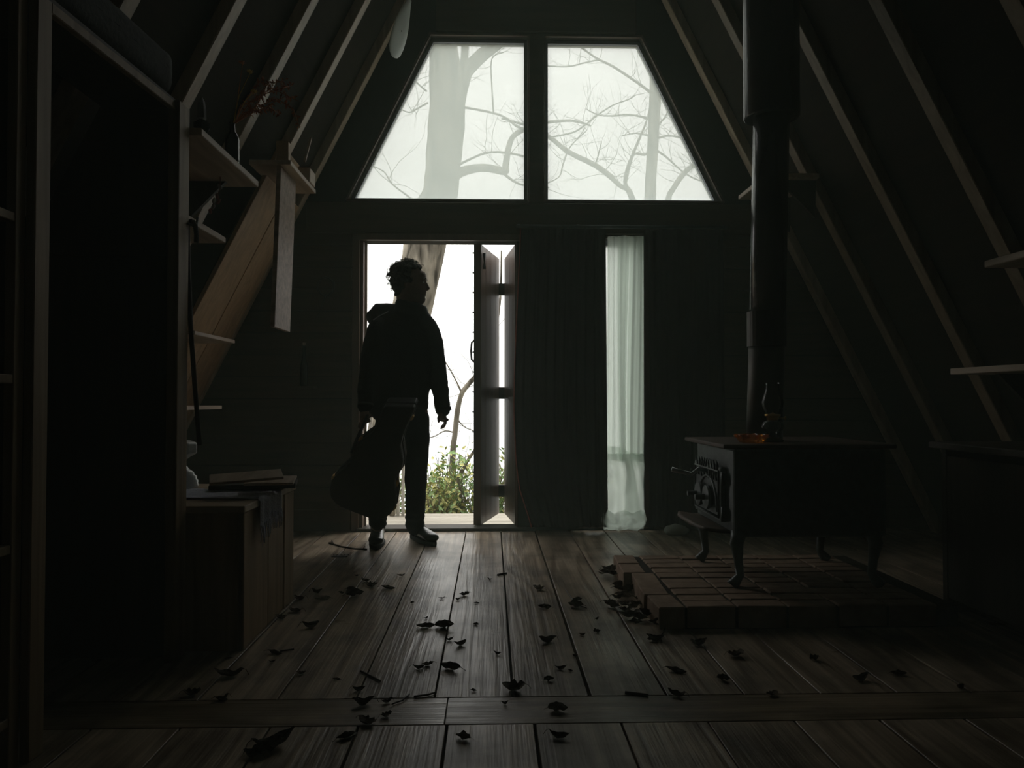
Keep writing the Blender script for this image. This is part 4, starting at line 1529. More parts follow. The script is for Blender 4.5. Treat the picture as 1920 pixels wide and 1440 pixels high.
# ------------------------------------------------------------------ things on the gable wall beside the door
sm = ledge('wall_shelf', 'tiny dark shelf on the gable wall beside the doorway', P(545, 727, Y=5.1).x, P(592, 727, Y=5.1).x, 5.04, 5.15, P(560, 724, Y=5.06).z, 0.02, 'wall', brackets=False)
sz = P(560, 724, Y=5.06).z
bt_ = P(570, 700, Y=5.09)
bo = setp(empty('tall_bottle', (bt_.x, 5.09, sz)), 'tall thin dark bottle on the tiny gable wall shelf', 'bottle')
b = lathe(bmesh.new(), [(0.0, 0.0), (0.026, 0.0), (0.027, 0.01), (0.026, 0.14), (0.012, 0.19), (0.010, 0.26), (0.014, 0.264), (0.014, 0.275), (0.0, 0.276)], (bt_.x, 5.09, sz), 18)
obj('bottle_body', b, M['bottle'], bo, smooth=True)
obj('cork', lathe(bmesh.new(), [(0.009, 0.274), (0.010, 0.295), (0.0, 0.296)], (bt_.x, 5.09, sz), 12), M['board_y'], bo)
wc = P(610, 536, Y=5.11)
wr = setp(empty('twig_wreath', (wc.x, 5.13, wc.z)), 'small dark twig wreath hung on the gable wall', 'wreath')
random.seed(5)
for k in range(5):
    b = tube(bmesh.new(), [wc + V((0.055 + random.uniform(-.008, .008)) * math.cos(t), random.uniform(-.008, .012) + 0.018, (0.062 + random.uniform(-.008, .008)) * math.sin(t)) for t in [2 * math.pi * j / 16 for j in range(17)]], 0.004, 5)
    obj('twig', b, M['dark_wood'], wr)
b = tube(bmesh.new(), [wc + V(0.0, 0.01, -0.06), wc + V(-0.03, 0.012, -0.15), wc + V(-0.07, 0.012, -0.24)], [0.005, 0.004, 0.002], 6)
obj('trailing_stem', b, M['dark_wood'], wr)

# ------------------------------------------------------------------ chest and what lies on it
CX, CY0, CY1, CZ = -0.893, 2.725, 3.40, 0.522
chest = setp(empty('wooden_chest', (-1.3, 3.05, 0)), 'low plank chest bench beside the closet with a cloth on its lid', 'chest')
obj('carcass', box(bmesh.new(), -1.95, CX - 0.02, CY0 + 0.02, CY1 - 0.01, 0, CZ - 0.03), M['dark_wood'], chest)
obj('end_panel', box(bmesh.new(), -1.95, CX - 0.005, CY0, CY0 + 0.02, 0, CZ - 0.028), M['chest'], chest, bevel=0.002)
for y0, y1 in ((CY0, CY0 + 0.035), (CY0 + 0.037, 3.03), (3.034, 3.25), (3.254, CY1)):
    obj('front_plank', box(bmesh.new(), CX - 0.02, CX + (0.004 if y1 - y0 < 0.05 or y1 == CY1 else 0.0), y0, y1, 0, CZ - 0.028), M['chest'], chest, bevel=0.003)
obj('lid', box(bmesh.new(), -1.90, CX + 0.012, CY0 - 0.02, CY1 + 0.015, CZ - 0.026, CZ), M['chest_top'], chest, bevel=0.004, seg=2)

cl = setp(empty('fringed_cloth', (-1.1, 3.0, CZ)), 'blue-grey woven cloth runner with fringe draped over the chest lid', 'cloth')
xe = CX + 0.014


def runner(u, v):
    y = 2.875 + (3.16 - 2.875) * v + 0.015 * math.sin(u * 4 + 1)
    s = u * 0.62
    hang = 0.07 + 0.012 * math.sin(v * 9) + 0.03 * (1 - v)
    L = 0.62 - hang
    w = 0.0035 * noise.noise(V(u * 8, v * 6, 2)) + 0.002
    if s < L:
        return V(xe - (L - s), y, CZ + 0.004 + max(0, w))
    t = s - L
    return V(xe + 0.006 + 0.006 * math.sin(v * 22), y, CZ + 0.003 - t)


b = sheet(bmesh.new(), runner, 60, 30)
o = obj('woven_cloth', b, M['cloth'], cl, smooth=True, recalc=False)
for k in range(36):
    v = k / 35
    p = runner(1.0, v)
    L = 0.035 + 0.025 * random.random() + 0.02 * (1 - v)
    b = tube(bmesh.new(), [p + V(0, 0, 0.004), p + V(0.004, random.uniform(-.004, .004), -L * .5), p + V(0.003, random.uniform(-.006, .006), -L)], [0.0024, 0.0022, 0.0012], 5)
    obj('fringe_tassel', b, M['cloth'], cl, smooth=True)


def board_at(name, label, c, lx, ly, lz, rz, tilt, mat, cat):
    e = Euler((tilt[0], tilt[1], rz)).to_matrix()
    b = bmesh.new()
    obox(b, c, e @ V(lx / 2, 0, 0), e @ V(0, ly / 2, 0), e @ V(0, 0, lz / 2))
    return setp(obj(name, b, M[mat], bevel=0.002), label, cat)


c = P(478, 908, Z=CZ + 0.022)
board_at('wooden_tray', 'dark flat wooden tray lying on the cloth over the chest', c, 0.34, 0.20, 0.020, R(12), (0, 0), 'dark_wood', 'tray')
c = P(508, 901, Z=CZ + 0.052)
board_at('thin_board', 'short pale thin board resting low on the wooden tray', c, 0.19, 0.13, 0.010, R(8), (0.13, 0), 'board_y', 'board')
c = P(462, 894, Z=CZ + 0.078)
board_at('thin_board', 'long pale thin board propped across the top of the tray', c, 0.27, 0.12, 0.010, R(20), (0.18, -0.05), 'board_y', 'board')

jp = P(341, 915, Z=CZ + 0.006)
jar = setp(empty('pedestal_jar', (jp.x, jp.y, CZ + 0.006)), 'white glazed pedestal jar with ribbed base half hidden behind the closet post', 'jar')
b = lathe(bmesh.new(), [(0.0, 0.0), (0.066, 0.0), (0.068, 0.012), (0.064, 0.020), (0.066, 0.030), (0.058, 0.040), (0.060, 0.048), (0.048, 0.058), (0.048, 0.066), (0.033, 0.076), (0.022, 0.088), (0.015, 0.098), (0.014, 0.118)], (jp.x, jp.y, CZ + 0.006), 28)
obj('ribbed_base', b, M['ceramic'], jar, smooth=True)
b = lathe(bmesh.new(), [(0.014, 0.116), (0.034, 0.132), (0.060, 0.146), (0.062, 0.152), (0.062, 0.186), (0.058, 0.192), (0.030, 0.202), (0.0, 0.204)], (jp.x, jp.y, CZ + 0.006), 8)
obj('faceted_head', b, M['ceramic'], jar, bevel=0.003)

# ------------------------------------------------------------------ the person in the doorway
Y0 = 4.68


def B(px, py, dy=0.0):
    return P(px, py, Y=Y0 + dy)


def chain(bm_, pts, n=16, lateral=None):
    """Rounded limb: a tapered tube with ball ends."""
    ps = [p for p, r in pts]
    rs = [r for p, r in pts]
    tube(bm_, ps, rs, n, lateral=lateral)
    for p, r in ((ps[0], rs[0]), (ps[-1], rs[-1])):
        rr = r if isinstance(r, (tuple, list)) else (r, r)
        ball(bm_, p, (rr[0] * 0.99 if lateral else rr[0], rr[1] * 0.99 if lateral else rr[0], min(rr)), n)


person = setp(empty('person', (B(752, 1000).x, Y0, 0)), 'person in a dark hooded jacket standing in the doorway holding a case', 'person')

# skin: head, neck, trunk, arms, hands, legs as one body
b = bmesh.new()
ball(b, B(766, 521), (0.096, 0.076, 0.094), 24)                      # skull
ball(b, B(779, 540), (0.068, 0.060, 0.078), 20)                      # face
ball(b, B(783, 530), (0.052, 0.058, 0.050), 16)
ball(b, B(793, 518), (0.022, 0.050, 0.030), 14)                      # forehead
ball(b, B(797.5, 525), (0.010, 0.044, 0.010), 12)                    # brow
chain(b, [(B(797, 528), 0.008), (B(800, 535), 0.011), (B(803, 541), 0.0115)], 10)   # nose
ball(b, B(799.5, 543), (0.010, 0.017, 0.008), 10)
ball(b, B(796, 548.5), (0.014, 0.026, 0.0075), 10)                   # lips
ball(b, B(795.5, 553), (0.013, 0.023, 0.007), 10)
ball(b, B(790, 562), (0.024, 0.028, 0.017), 12)                      # chin
chain(b, [(B(768, 550), 0.050), (B(788, 561), 0.034)], 14)           # jaw
chain(b, [(B(760, 545), 0.058), (B(762, 572), 0.060), (B(766, 600), 0.068)], 18)   # neck
for s in (-1, 1):                                                    # ears
    c = B(764, 533, 0.0) + V(0, 0.074 * s, 0)
    ball(b, c, (0.018, 0.008, 0.030), 12, Euler((0, 0.2, 0.3 * s)).to_matrix())
    ball(b, c + V(-0.002, 0.004 * s, -0.022), (0.010, 0.007, 0.010), 8)
chain(b, [(B(766, 605), (0.12, 0.09)), (B(757, 660), (0.15, 0.105)), (B(752, 730), (0.135, 0.10)), (B(754, 775), (0.145, 0.105))], 20, lateral=(1, 0, 0))
# arm hanging free
chain(b, [(B(800, 612), 0.050), (B(820, 690, 0.02), 0.042), (B(829, 763, -0.04), 0.028)], 14)
# arm carrying the case
chain(b, [(B(709, 614, -0.02), 0.050), (B(690, 692, -0.06), 0.042), (B(684, 768, -0.16), 0.028)], 14)
# legs
chain(b, [(B(779, 775, 0.0), 0.080), (B(781, 880, 0.02), 0.055), (B(779, 985, 0.07), 0.040)], 14)
chain(b, [(B(729, 775, 0.0), 0.080), (B(715, 880, -0.02), 0.055), (B(708, 985, -0.02), 0.040)], 14)
# free hand: palm, four curled fingers, thumb
w = B(829, 766, -0.04)
palm = B(831, 780, -0.05)
chain(b, [(w, (0.030, 0.018)), (palm, (0.036, 0.016)), (B(832, 787, -0.05), (0.036, 0.014))], 14, lateral=(0.35, 0.93, 0))
for k, (dy, L) in enumerate(((-0.090, 0.9), (-0.065, 1.0), (-0.040, 0.95), (-0.018, 0.78))):
    k0 = B(834.5 - 0.6 * k, 786, dy)
    k1 = k0 + V(0.006 * L, 0, -0.026 * L)
    k2 = k1 + V(-0.012 * L, 0.002, -0.022 * L)
    k3 = k2 + V(-0.018 * L, 0.003, -0.010 * L)
    chain(b, [(k0, 0.0092), (k1, 0.0088), (k2, 0.0080), (k3, 0.0068)], 8)
chain(b, [(B(826, 776, -0.085), 0.012), (B(822, 784, -0.105), 0.0105), (B(822.5, 791, -0.110), 0.0085)], 8)
# gripping hand closed round the case handle
HND = B(683, 792, -0.19)
chain(b, [(B(684, 768, -0.16), (0.028, 0.020)), (HND + V(0.0, 0.03, 0.035), (0.036, 0.018)), (HND + V(0.0, 0.028, 0.008), (0.036, 0.016))], 14, lateral=(0.75, -0.6, 0.2))
hd = V(0.42, -0.42, 0.80).normalized()                                # along the handle
for k in range(4):
    c = HND + hd * (0.027 - 0.018 * k) 
    o1 = c + V(0.0, 0.034, 0.010)
    o2 = c + V(-0.026, 0.010, 0.0)
    o3 = c + V(-0.016, -0.016, -0.010)
    o4 = c + V(0.010, -0.018, -0.008)
    chain(b, [(o1, 0.0088), (o2, 0.0088), (o3, 0.0082), (o4, 0.0072)], 8)
chain(b, [(HND + hd * 0.040 + V(0.010, 0.03, 0.01), 0.011), (HND + hd * 0.046 + V(0.024, 0.006, 0.004), 0.0095), (HND + hd * 0.034 + V(0.014, -0.02, 0.0), 0.0082)], 8)
body = remesh('body', b, M['skin'], 0.0055, person, 3)
for s in (-1, 1):
    obj('eye', ball(bmesh.new(), B(794.5, 530) + V(-0.004, 0.030 * s, 0), 0.011, 12), M['ceramic'], body, smooth=True)
    obj('eyebrow', ball(bmesh.new(), B(798, 523.5) + V(0.004, 0.030 * s, 0), (0.006, 0.018, 0.004), 10), M['hair'], body, smooth=True)

# hair: short curls
random.seed(11)
b = bmesh.new()
ball(b, B(760, 518), (0.092, 0.083, 0.082), 24)
ball(b, B(752, 530), (0.064, 0.079, 0.080), 20)
for k in range(260):
    a, e = random.uniform(0, 2 * math.pi), random.uniform(-0.75, 1.57)
    d = V(math.cos(a) * math.cos(e), math.sin(a) * math.cos(e), math.sin(e))
    if d.x > 0.30 and d.z < 0.52:
        continue
    if d.x > -0.15 and d.z < -0.35:
        continue
    p = B(763, 520) + V(d.x * 0.098, d.y * 0.084, d.z * 0.088)
    ball(b, p + d * random.uniform(0.0, 0.012), random.uniform(0.007, 0.019), 8)
for k in range(16):
    ball(b, B(745 + random.uniform(-5, 8), 545 + random.uniform(-8, 9), random.uniform(-.06, .06)), random.uniform(0.008, 0.014), 8)
hair = remesh('hair', b, M['hair'], 0.0045, person, 1)
b = bmesh.new()
for k in range(260):
    a, e = random.uniform(0, 2 * math.pi), random.uniform(-0.7, 1.57)
    d = V(math.cos(a) * math.cos(e), math.sin(a) * math.cos(e), math.sin(e))
    if d.x > 0.35 and d.z < 0.55:
        continue
    if d.x > -0.1 and d.z < -0.3:
        continue
    p = B(763, 521) + V(d.x * 0.104, d.y * 0.088, d.z * 0.094)
    u = d.orthogonal().normalized()
    w2 = d.cross(u)
    ph = random.uniform(0, 6.28)
    rr = random.uniform(0.006, 0.012)
    pts = [p + d * (0.012 + 0.0022 * j) * random.uniform(.9, 1.2) + (u * math.cos(ph + j * .8) + w2 * math.sin(ph + j * .8)) * rr for j in range(8)]
    tube(b, pts, 0.0017, 3, cap=False)
setp(obj('stray_curls', b, M['hair'], hair), kind='stuff')


# jacket
def wr_j(p):
    return 0.0045 * noise.noise(V(p.x * 9, p.y * 9, p.z * 16)) + 0.0025 * noise.noise(V(p.x * 22, p.y * 22, p.z * 40))


b = bmesh.new()
chain(b, [(B(764, 606), (0.135, 0.105)), (B(757, 628), (0.185, 0.130)), (B(755, 660), (0.188, 0.142)), (B(750, 710), (0.186, 0.148)), (B(745, 755), (0.196, 0.152))], 28, lateral=(1, 0, 0))
chain(b, [(B(801, 613), 0.066), (B(812, 640, 0.0), 0.064), (B(820, 690, 0.02), 0.058), (B(826, 735, -0.01), 0.053), (B(830, 768, -0.04), 0.047)], 18)
chain(b, [(B(710, 615, -0.02), 0.068), (B(699, 650, -0.04), 0.064), (B(691, 695, -0.06), 0.060), (B(686, 735, -0.11), 0.052), (B(685, 762, -0.15), 0.046)], 18)
chain(b, [(B(735, 600), 0.060), (B(795, 603), 0.060)], 16)
# collar
for k in range(24):
    a = 2 * math.pi * k / 24
    c = B(771, 578) + V(0.084 * math.cos(a), 0.080 * math.sin(a), 0.018 * (-math.cos(a)) - 0.006)
    ball(b, c, (0.023, 0.023, 0.046), 10)
jacket = remesh('jacket', b, M['jacket'], 0.009, person, 4, wr_j)
b = bmesh.new()                                                       # hood lying on the shoulder
chain(b, [(B(752, 586, 0.06), (0.055, 0.05)), (B(728, 588, 0.06), (0.066, 0.075)), (B(709, 589, 0.06), (0.068, 0.080)), (B(701, 594, 0.05), (0.050, 0.060))], 18, lateral=(0, 0, 1))
remesh('hood', b, M['jacket'], 0.009, jacket, 3, wr_j)
b = tube(bmesh.new(), [B(700, 600, -0.10), B(712, 592, -0.115), B(728, 584, -0.11)], 0.0035, 6)
obj('shoulder_piping', b, M['steel'], jacket)
# hem and cuff bands
b = tube(bmesh.new(), [B(831, 764, -0.04), B(832, 771, -0.04)], 0.049, 20)
obj('cuff', b, M['jacket'], jacket, smooth=True)
b = tube(bmesh.new(), [B(685.5, 757, -0.145), B(685, 764, -0.152)], 0.048, 20)
obj('cuff', b, M['jacket'], jacket, smooth=True)


def wr_t(p):
    low = max(0.0, 1 - abs(p.z - 0.14) / 0.22)
    return 0.004 * noise.noise(V(p.x * 8, p.y * 8, p.z * 14)) + 0.008 * low * noise.noise(V(p.x * 6, p.y * 6, p.z * 42))


b = bmesh.new()
chain(b, [(B(754, 745), (0.150, 0.125)), (B(755, 790), (0.160, 0.130))], 24, lateral=(1, 0, 0))
chain(b, [(B(779, 785, 0.0), 0.088), (B(781, 830, 0.01), 0.082), (B(780, 885, 0.02), 0.072), (B(779, 940, 0.05), 0.064), (B(778, 985, 0.075), 0.060)], 18)
chain(b, [(B(731, 785, 0.0), 0.088), (B(722, 830, -0.01), 0.082), (B(714, 885, -0.03), 0.072), (B(710, 940, -0.03), 0.064), (B(708, 978, -0.03), 0.056)], 18)
remesh('trousers', b, M['jeans'], 0.009, person, 3, wr_t)


def boot(name, heel, toe, ankle):
    """heel and toe on the floor, ankle above; shaft, vamp and a separate sole."""
    h, t = Vector((heel.x, heel.y, 0)), Vector((toe.x, toe.y, 0))
    d = (t - h).normalized()
    s = Vector((-d.y, d.x, 0))
    L = (t - h).length
    b = bmesh.new()
    chain(b, [(ankle, 0.055), (h + d * 0.06 + V(0, 0, 0.13), 0.052), (h + d * 0.05 + V(0, 0, 0.06), 0.044)], 16)
    chain(b, [(h + d * 0.045 + V(0, 0, 0.052), (0.036, 0.030)), (h + d * 0.14 + V(0, 0, 0.062), (0.042, 0.038)), (h + d * (L - 0.07) + V(0, 0, 0.050), (0.048, 0.030)), (h + d * (L - 0.045) + V(0, 0, 0.048), (0.044, 0.026))], 16, lateral=s)
    ball(b, h + d * 0.10 + V(0, 0, 0.095), (0.05, 0.045, 0.05), 14)
    bt = remesh(name, b, M['boot'], 0.006, person, 3)
    b = bmesh.new()
    out = []
    for k in range(28):
        a = 2 * math.pi * k / 28
        u = math.cos(a)
        wd = 0.050 if u > 0 else 0.042
        out.append(h + d * (L / 2 + (L / 2) * u) + s * (wd * math.sin(a) * (1 - 0.12 * max(0, u))))
    lo = [b.verts.new(p + V(0, 0, 0.001)) for p in out]
    hi = [b.verts.new(p + V(0, 0, 0.028)) for p in out]
    b.faces.new(list(reversed(lo)))
    b.faces.new(hi)
    for i in range(28):
        b.faces.new((lo[i], lo[(i + 1) % 28], hi[(i + 1) % 28], hi[i]))
    obj('sole', b, M['sole'], bt, bevel=0.003)
    b = bmesh.new()
    for k in range(5):
        c = h + d * (0.11 + 0.018 * k) + V(0, 0, 0.128 - 0.012 * k)
        tube(b, [c - s * 0.028, c + V(0, 0, 0.010) + d * 0.004, c + s * 0.028], 0.0032, 5)
    obj('laces', b, M['sole'], bt)
    return bt


boot('boot', P(771, 1007, Z=0), P(816, 1025, Z=0), B(778, 975, 0.08))
boot('boot', P(710, 1009, Z=0), P(704, 1032, Z=0), B(709, 972, -0.02))

# ------------------------------------------------------------------ guitar case
gc = setp(empty('guitar_case', P(660, 968, Y=4.5)), 'black guitar case with brass latches carried at the side of the person', 'guitar case')
head, tail = P(750, 752, Y=4.22), P(668, 950, Y=4.56)
ga = (head - tail)
GL = ga.length
ga.normalize()
gb = V(-0.90, -0.12, 0.42)
gb = (gb - ga * gb.dot(ga)).normalized()
gn = ga.cross(gb).normalized()
if gn.y > 0:
    gn = -gn
half = [(0.00, 0.10), (0.015, 0.135), (0.05, 0.172), (0.11, 0.194), (0.19, 0.200), (0.27, 0.186), (0.34, 0.158), (0.40, 0.140), (0.46, 0.140), (0.52, 0.148), (0.58, 0.140), (0.64, 0.116),
        (0.70, 0.090), (0.78, 0.080), (0.86, 0.078), (0.93, 0.082), (0.985, 0.082), (1.0, 0.070)]
CENTRE = -0.012
skew = lambda t: 0.45 * max(0.0, (t - 0.84) / 0.16)
outline = [(t * GL - w * skew(t), w) for t, w in half] + [(t * GL + w * skew(t), -w) for t, w in reversed(half)]


def shell(name, lo, hi, grow, parent, mat):
    b = bmesh.new()
    mid = GL * 0.45
    A = [b.verts.new(tail + ga * (mid + (t - mid) * grow) + gb * (w * grow + CENTRE) + gn * lo) for t, w in outline]
    Bv = [b.verts.new(tail + ga * (mid + (t - mid) * grow) + gb * (w * grow + CENTRE) + gn * hi) for t, w in outline]
    b.faces.new(A)
    b.faces.new(list(reversed(Bv)))
    for i in range(len(A)):
        b.faces.new((A[i], A[(i + 1) % len(A)], Bv[(i + 1) % len(A)], Bv[i]))
    return obj(name, b, M[mat], parent, bevel=0.010, seg=3)


shell('bottom_shell', -0.062, 0.012, 1.0, gc, 'case')
shell('lid', 0.014, 0.062, 1.0, gc, 'case')
b = bmesh.new()
pts = [tail + ga * t + gb * (w * 1.0 + CENTRE + (0.003 if w > 0 else -0.003)) + gn * 0.013 for t, w in outline]
tube(b, pts + [pts[0]], 0.004, 6)
obj('seam_binding', b, M['case'], gc, smooth=True)


def latch(t, side):
    w = None
    for (t0, w0), (t1, w1) in zip(half, half[1:]):
        if t0 <= t <= t1:
            w = w0 + (w1 - w0) * (t - t0) / (t1 - t0)
            sl = (w1 - w0) / ((t1 - t0) * GL)
    c = tail + ga * t * GL + gb * (side * (w + 0.004) + CENTRE) + gn * 0.013
    dr_ = (ga + gb * side * sl).normalized()
    nr_ = (gb * side - ga * sl).normalized()
    b = bmesh.new()
    obox(b, c, dr_ * 0.016, nr_ * 0.004, gn * 0.022)
    obox(b, c + nr_ * 0.005 + gn * 0.004, dr_ * 0.011, nr_ * 0.004, gn * 0.012)
    obj('latch', b, M['brass'], gc, bevel=0.002)


for t, s_ in ((0.93, -1), (0.36, -1), (0.14, -1), (0.20, 1), (0.60, 1)):
    latch(t, s_)
hc = HND + V(0.0, 0.0, 0.0)
base1 = tail + ga * (GL * 0.44) + gb * (0.14 + CENTRE)
base2 = tail + ga * (GL * 0.60) + gb * (0.132 + CENTRE)
b = tube(bmesh.new(), [base1, base1 + gb * 0.02, hc - hd * 0.05, hc, hc + hd * 0.05, base2 + gb * 0.02, base2], [0.007, 0.008, 0.010, 0.011, 0.010, 0.008, 0.007], 10)
obj('carry_handle', b, M['case'], gc, smooth=True)
# ------------------------------------------------------------------ dry leaves and twigs on the floor
random.seed(42)


def leaf_mesh(kind):
    """Curled dead leaf about 1 unit long: 0 oval curl, 1 lobed, 2 tight roll, 3 crumpled, 4 cupped."""
    bm_ = bmesh.new()
    nu, nv = 12, 8
    g = []
    for i in range(nu + 1):
        t = i / nu
        if kind == 1:
            w = 0.40 * math.sin(math.pi * t) ** 0.6 * (0.62 + 0.38 * abs(math.sin(t * math.pi * 3.5)))
        else:
            w = {0: 0.27, 2: 0.30, 3: 0.36, 4: 0.32}[kind] * math.sin(math.pi * min(1, t * 0.97 + 0.02)) ** 0.75
        row = []
        for j in range(nv + 1):
            s = j / nv * 2 - 1
            curl = {0: 1.2, 1: 0.9, 2: 2.9, 3: 1.6, 4: 1.7}[kind]
            a = s * curl
            rad = w / max(curl, 0.2)
            y = math.sin(a) * rad * 1.15
            z = (1 - math.cos(a)) * rad * 1.15
            x = t - 0.5
            z += {0: 0.28, 1: 0.20, 2: 0.10, 3: 0.16, 4: 0.34}[kind] * (2 * t - 1) ** 2
            nzv = noise.noise(V(x * 4 + kind * 7, y * 5, 2.2))
            z += 0.10 * nzv * (1.6 if kind == 3 else 1.0)
            y += 0.09 * noise.noise(V(x * 3, kind * 3.3, s))
            row.append(bm_.verts.new((x, y, z)))
        g.append(row)
    for i in range(nu):
        for j in range(nv):
            bm_.faces.new((g[i][j], g[i + 1][j], g[i + 1][j + 1], g[i][j + 1]))
    tube(bm_, [V(0.48, 0, g[nu][nv // 2].co.z), V(0.60, 0.03, g[nu][nv // 2].co.z - 0.05), V(0.72, 0.02, 0.03)], [0.014, 0.011, 0.012], 4)
    zmin = min(v.co.z for v in bm_.verts)
    for v in bm_.verts:
        v.co.z -= zmin
    me = bpy.data.meshes.new('dry_leaf')
    bm_.to_mesh(me)
    bm_.free()
    for p in me.polygons:
        p.use_smooth = True
    return me


L_DARK = [leaf_mesh(k) for k in range(5)]
L_PALE = [me.copy() for me in L_DARK]
for me in L_DARK:
    me.materials.append(M['leaf'])
for me in L_PALE:
    me.materials.append(M['leaf_pale'])
KIND_WORD = ['oval curled', 'ragged lobed', 'tightly rolled', 'crumpled', 'cupped']


def zone(px, py):
    if px > 1110 and py < 1190:
        return 'in the drift against the hearth'
    if px > 1120:
        return 'on dim boards before the hearth'
    if py > 1345:
        return 'on the boards before the crosswise board'
    if py > 1298:
        return 'on the crosswise floor board'
    if px < 560:
        return 'beside the chest base'
    if px < 745 and py < 1150:
        return 'in the cluster below the case'
    if 740 < px < 905:
        return 'along the middle floor joints'
    if px <= 745:
        return 'between chest and floor middle'
    return 'between floor middle and hearth'


def S(ox, oy, k, lst):
    return [(ox + a / k, oy + b_ / k, w / k, *r) for a, b_, w, *r in lst]


spots = []
spots += S(500, 1000, 4.8, [(810, 385, 60), (890, 435, 110), (940, 480, 120), (1090, 500, 135), (790, 565, 165), (760, 520, 110), (1210, 385, 70), (500, 600, 150, 'p'), (450, 540, 100), (300, 600, 130), (260, 710, 150),
                            (130, 770, 110), (390, 850, 150), (1575, 590, 60), (1780, 560, 95), (1720, 600, 50), (1890, 630, 50), (1310, 630, 34), (1435, 770, 40), (1430, 850, 170), (1600, 850, 190),
                            (1645, 965, 75), (1740, 1010, 130), (1880, 820, 45), (1370, 1220, 120), (1450, 1190, 110), (1650, 1225, 210), (70, 1085, 160), (50, 1160, 60), (310, 1270, 80), (630, 1320, 85), (670, 540, 60), (170, 660, 60)])
spots += S(850, 1050, 4.8, [(770, 270, 120, 'p'), (820, 435, 125), (1125, 365, 70), (1100, 425, 140), (325, 180, 44), (1400, 160, 200), (1560, 190, 130), (1500, 290, 130), (1540, 350, 180, 'p'), (1430, 430, 150),
                            (1600, 530, 240), (1740, 540, 160), (1690, 450, 150), (1620, 440, 110, 'p'), (1550, 470, 130), (1480, 250, 110), (1640, 600, 120), (1290, 650, 80), (1290, 575, 44), (840, 740, 185),
                            (205, 585, 55), (395, 850, 75), (1095, 870, 60), (970, 985, 110), (1050, 1000, 55), (860, 1085, 100), (550, 1175, 220), (180, 1180, 45), (1800, 730, 120), (1160, 680, 60), (465, 1300, 64),
                            (940, 1360, 180, 'p'), (1830, 620, 90)])
spots += S(400, 1200, 2.743, [(75, 190, 140), (745, 262, 66), (770, 335, 110), (890, 325, 60), (790, 432, 110), (680, 505, 100), (315, 550, 210), (260, 585, 120), (200, 600, 100), (1285, 510, 90, 'p'), (1775, 505, 110), (40, 310, 70), (890, 395, 60)])
spots += S(1100, 1150, 2.341, [(300, 120, 80), (490, 140, 80), (655, 190, 80), (390, 258, 95), (600, 295, 55), (1205, 295, 90), (1000, 205, 50), (395, 365, 80), (815, 360, 60), (1640, 330, 55), (1370, 270, 70)])
spots += S(1100, 960, 4.8, [(190, 560, 130), (240, 600, 150), (350, 620, 120), (300, 690, 130), (390, 740, 140), (280, 800, 110), (420, 880, 150, 'p'), (480, 820, 120), (340, 880, 130), (400, 960, 170),
                           (480, 990, 150), (560, 960, 120), (600, 1050, 110), (220, 850, 150), (140, 590, 90, 'p'), (640, 1150, 110), (320, 760, 100, 'p')])
spots += S(0, 1150, 3.84, [(1380, 590, 120), (1590, 630, 110), (1640, 330, 60)])
tally = {}
for i, (px, py, w, *r) in enumerate(spots):
    p = P(px, py, Z=0.0)
    size = max(0.02, w * p.y / F_PX)
    pale = bool(r)
    zn = zone(px, py)
    sz_ = 'large' if size > 0.085 else ('small' if size < 0.04 else 'medium')
    tally[(zn, sz_, pale)] = k = (tally.get((zn, sz_, pale), random.randrange(5)) + 1) % 5
    me = (L_PALE if pale else L_DARK)[k]
    o = bpy.data.objects.new('dry_leaf', me)
    C.objects.link(o)
    zz = 0.0008
    if px > 1110 and 1060 < py < 1185 and px < 1250:
        zz = 0.004 + random.random() * 0.02
    o.location = (p.x, p.y, zz)
    o.rotation_euler = (random.uniform(-.12, .12), random.uniform(-.12, .12), random.choice((0, math.pi)) + random.uniform(-0.7, 0.7))
    o.scale = (size, size, size * random.uniform(0.8, 1.25))
    setp(o, f"{sz_} {'pale' if pale else 'brown'} {KIND_WORD[k]} dry leaf {zn}", 'leaf', f"{sz_} {'pale' if pale else 'brown'} {KIND_WORD[k]} leaves {zn}")

by_label = {}
for o in [o for o in scn.objects if o.name.startswith('dry_leaf')]:
    by_label.setdefault(o['label'], []).append(o)
for lab, os_ in by_label.items():
    if len(os_) > 1:
        for o, nth in zip(sorted(os_, key=lambda o: -o.location.y), ('first', 'second', 'third', 'fourth', 'fifth', 'sixth', 'seventh')):
            o['label'] = lab + f', {nth} from the doorway'

twig_px = [([(617, 1018), (640, 1025), (665, 1029), (688, 1030)], 3.5, 'forked thin twig on the floor beside the boot under the case'),
           ([(676, 1258), (692, 1266), (713, 1277)], 4, 'short straight twig across a board joint in the middle of the floor'),
           ([(735, 1320), (755, 1313), (768, 1301)], 3, 'thin bent twig on the crosswise floor board'),
           ([(776, 1306), (800, 1303), (818, 1298)], 4, 'short twig lying in the gap before the crosswise board'),
           ([(1172, 1298), (1195, 1301), (1215, 1304)], 6, 'stubby twig beside the crosswise board below the hearth'),
           ([(933, 1078), (942, 1076), (950, 1075)], 4, 'tiny straight twig on the boards below the curtain'),
           ([(1252, 1168), (1246, 1180), (1238, 1195)], 3, 'thin twig at the near corner of the hearth'),
           ([(525, 1221), (538, 1219), (551, 1217)], 3, 'thin straight twig beside the large leaf by the chest'),
           ([(1060, 1105), (1080, 1133), (1100, 1140)], 2, 'hair-thin bent stem on the boards before the hearth drift'),
           ([(640, 1390), (655, 1384), (668, 1375)], 5, 'flat dark leaf stem on the boards before the crosswise board')]
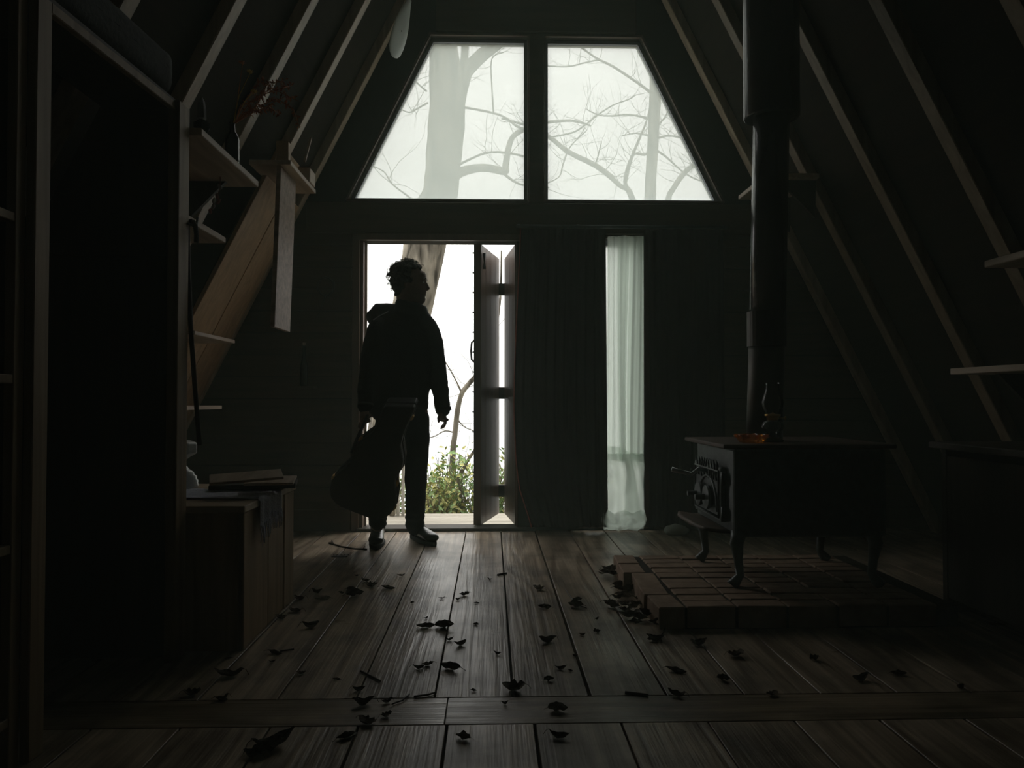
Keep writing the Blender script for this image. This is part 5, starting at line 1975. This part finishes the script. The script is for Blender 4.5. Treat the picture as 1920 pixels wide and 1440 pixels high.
for pts, w, lab in twig_px:
    q = [P(x, y, Z=0.004) for x, y in pts]
    b = tube(bmesh.new(), q, [w / 2 * p.y / F_PX for p in q], 6)
    if lab.startswith('forked'):
        tube(b, [q[0].lerp(q[1], .4), P(622, 1013, Z=0.004)], 0.003, 5)
        tube(b, [q[3].lerp(q[2], .3), P(684, 1024, Z=0.006)], 0.003, 5)
    setp(obj('dry_twig', b, M['dark_wood'], smooth=True), lab, 'twig')
p = P(638, 1043, Z=0.0)
gr = setp(empty('floor_clip', (p.x, p.y, 0)), 'small dark metal clip lying flat on the floor near the boots', 'clip')
for k in range(4):
    b = box(bmesh.new(), p.x - 0.04 + k * 0.022, p.x - 0.025 + k * 0.022, p.y - 0.025, p.y + 0.025, 0.0005, 0.004)
    obj('clip_bar', b, M['dark_wood'], gr)
for y in (-0.028, 0.024):
    b = box(bmesh.new(), p.x - 0.045, p.x + 0.046, p.y + y, p.y + y + 0.006, 0.0005, 0.004)
    obj('clip_rail', b, M['dark_wood'], gr)

# ------------------------------------------------------------------ scattering volume added to lift the blacks indoors
b = bmesh.new()
y0, y1 = BACK_Y + 0.02, WALL_Y - 0.05
va = [b.verts.new(p) for p in ((AX - 2.6, y0, 0.002), (AX + 2.6, y0, 0.002), (AX, y0, APEX - 0.1))]
vb = [b.verts.new(p) for p in ((AX - 2.6, y1, 0.002), (AX + 2.6, y1, 0.002), (AX, y1, APEX - 0.1))]
b.faces.new(va)
b.faces.new(list(reversed(vb)))
for i in range(3):
    b.faces.new((va[i], vb[i], vb[(i + 1) % 3], va[(i + 1) % 3]))
hm = bpy.data.materials.new('veil_scatter')
hm.use_nodes = True
hm.node_tree.nodes.clear()
ho = hm.node_tree.nodes.new('ShaderNodeOutputMaterial')
hv = hm.node_tree.nodes.new('ShaderNodeVolumeScatter')
hv.inputs['Color'].default_value = (0.80, 1.0, 0.86, 1)
hv.inputs['Density'].default_value = VEIL_DENSITY
hv.inputs['Anisotropy'].default_value = 0.0
hm.node_tree.links.new(hv.outputs[0], ho.inputs['Volume'])
setp(obj('added_veil', b, hm), 'thin scattering volume added to lift the dark tones of the room', 'added_veil', kind='stuff')
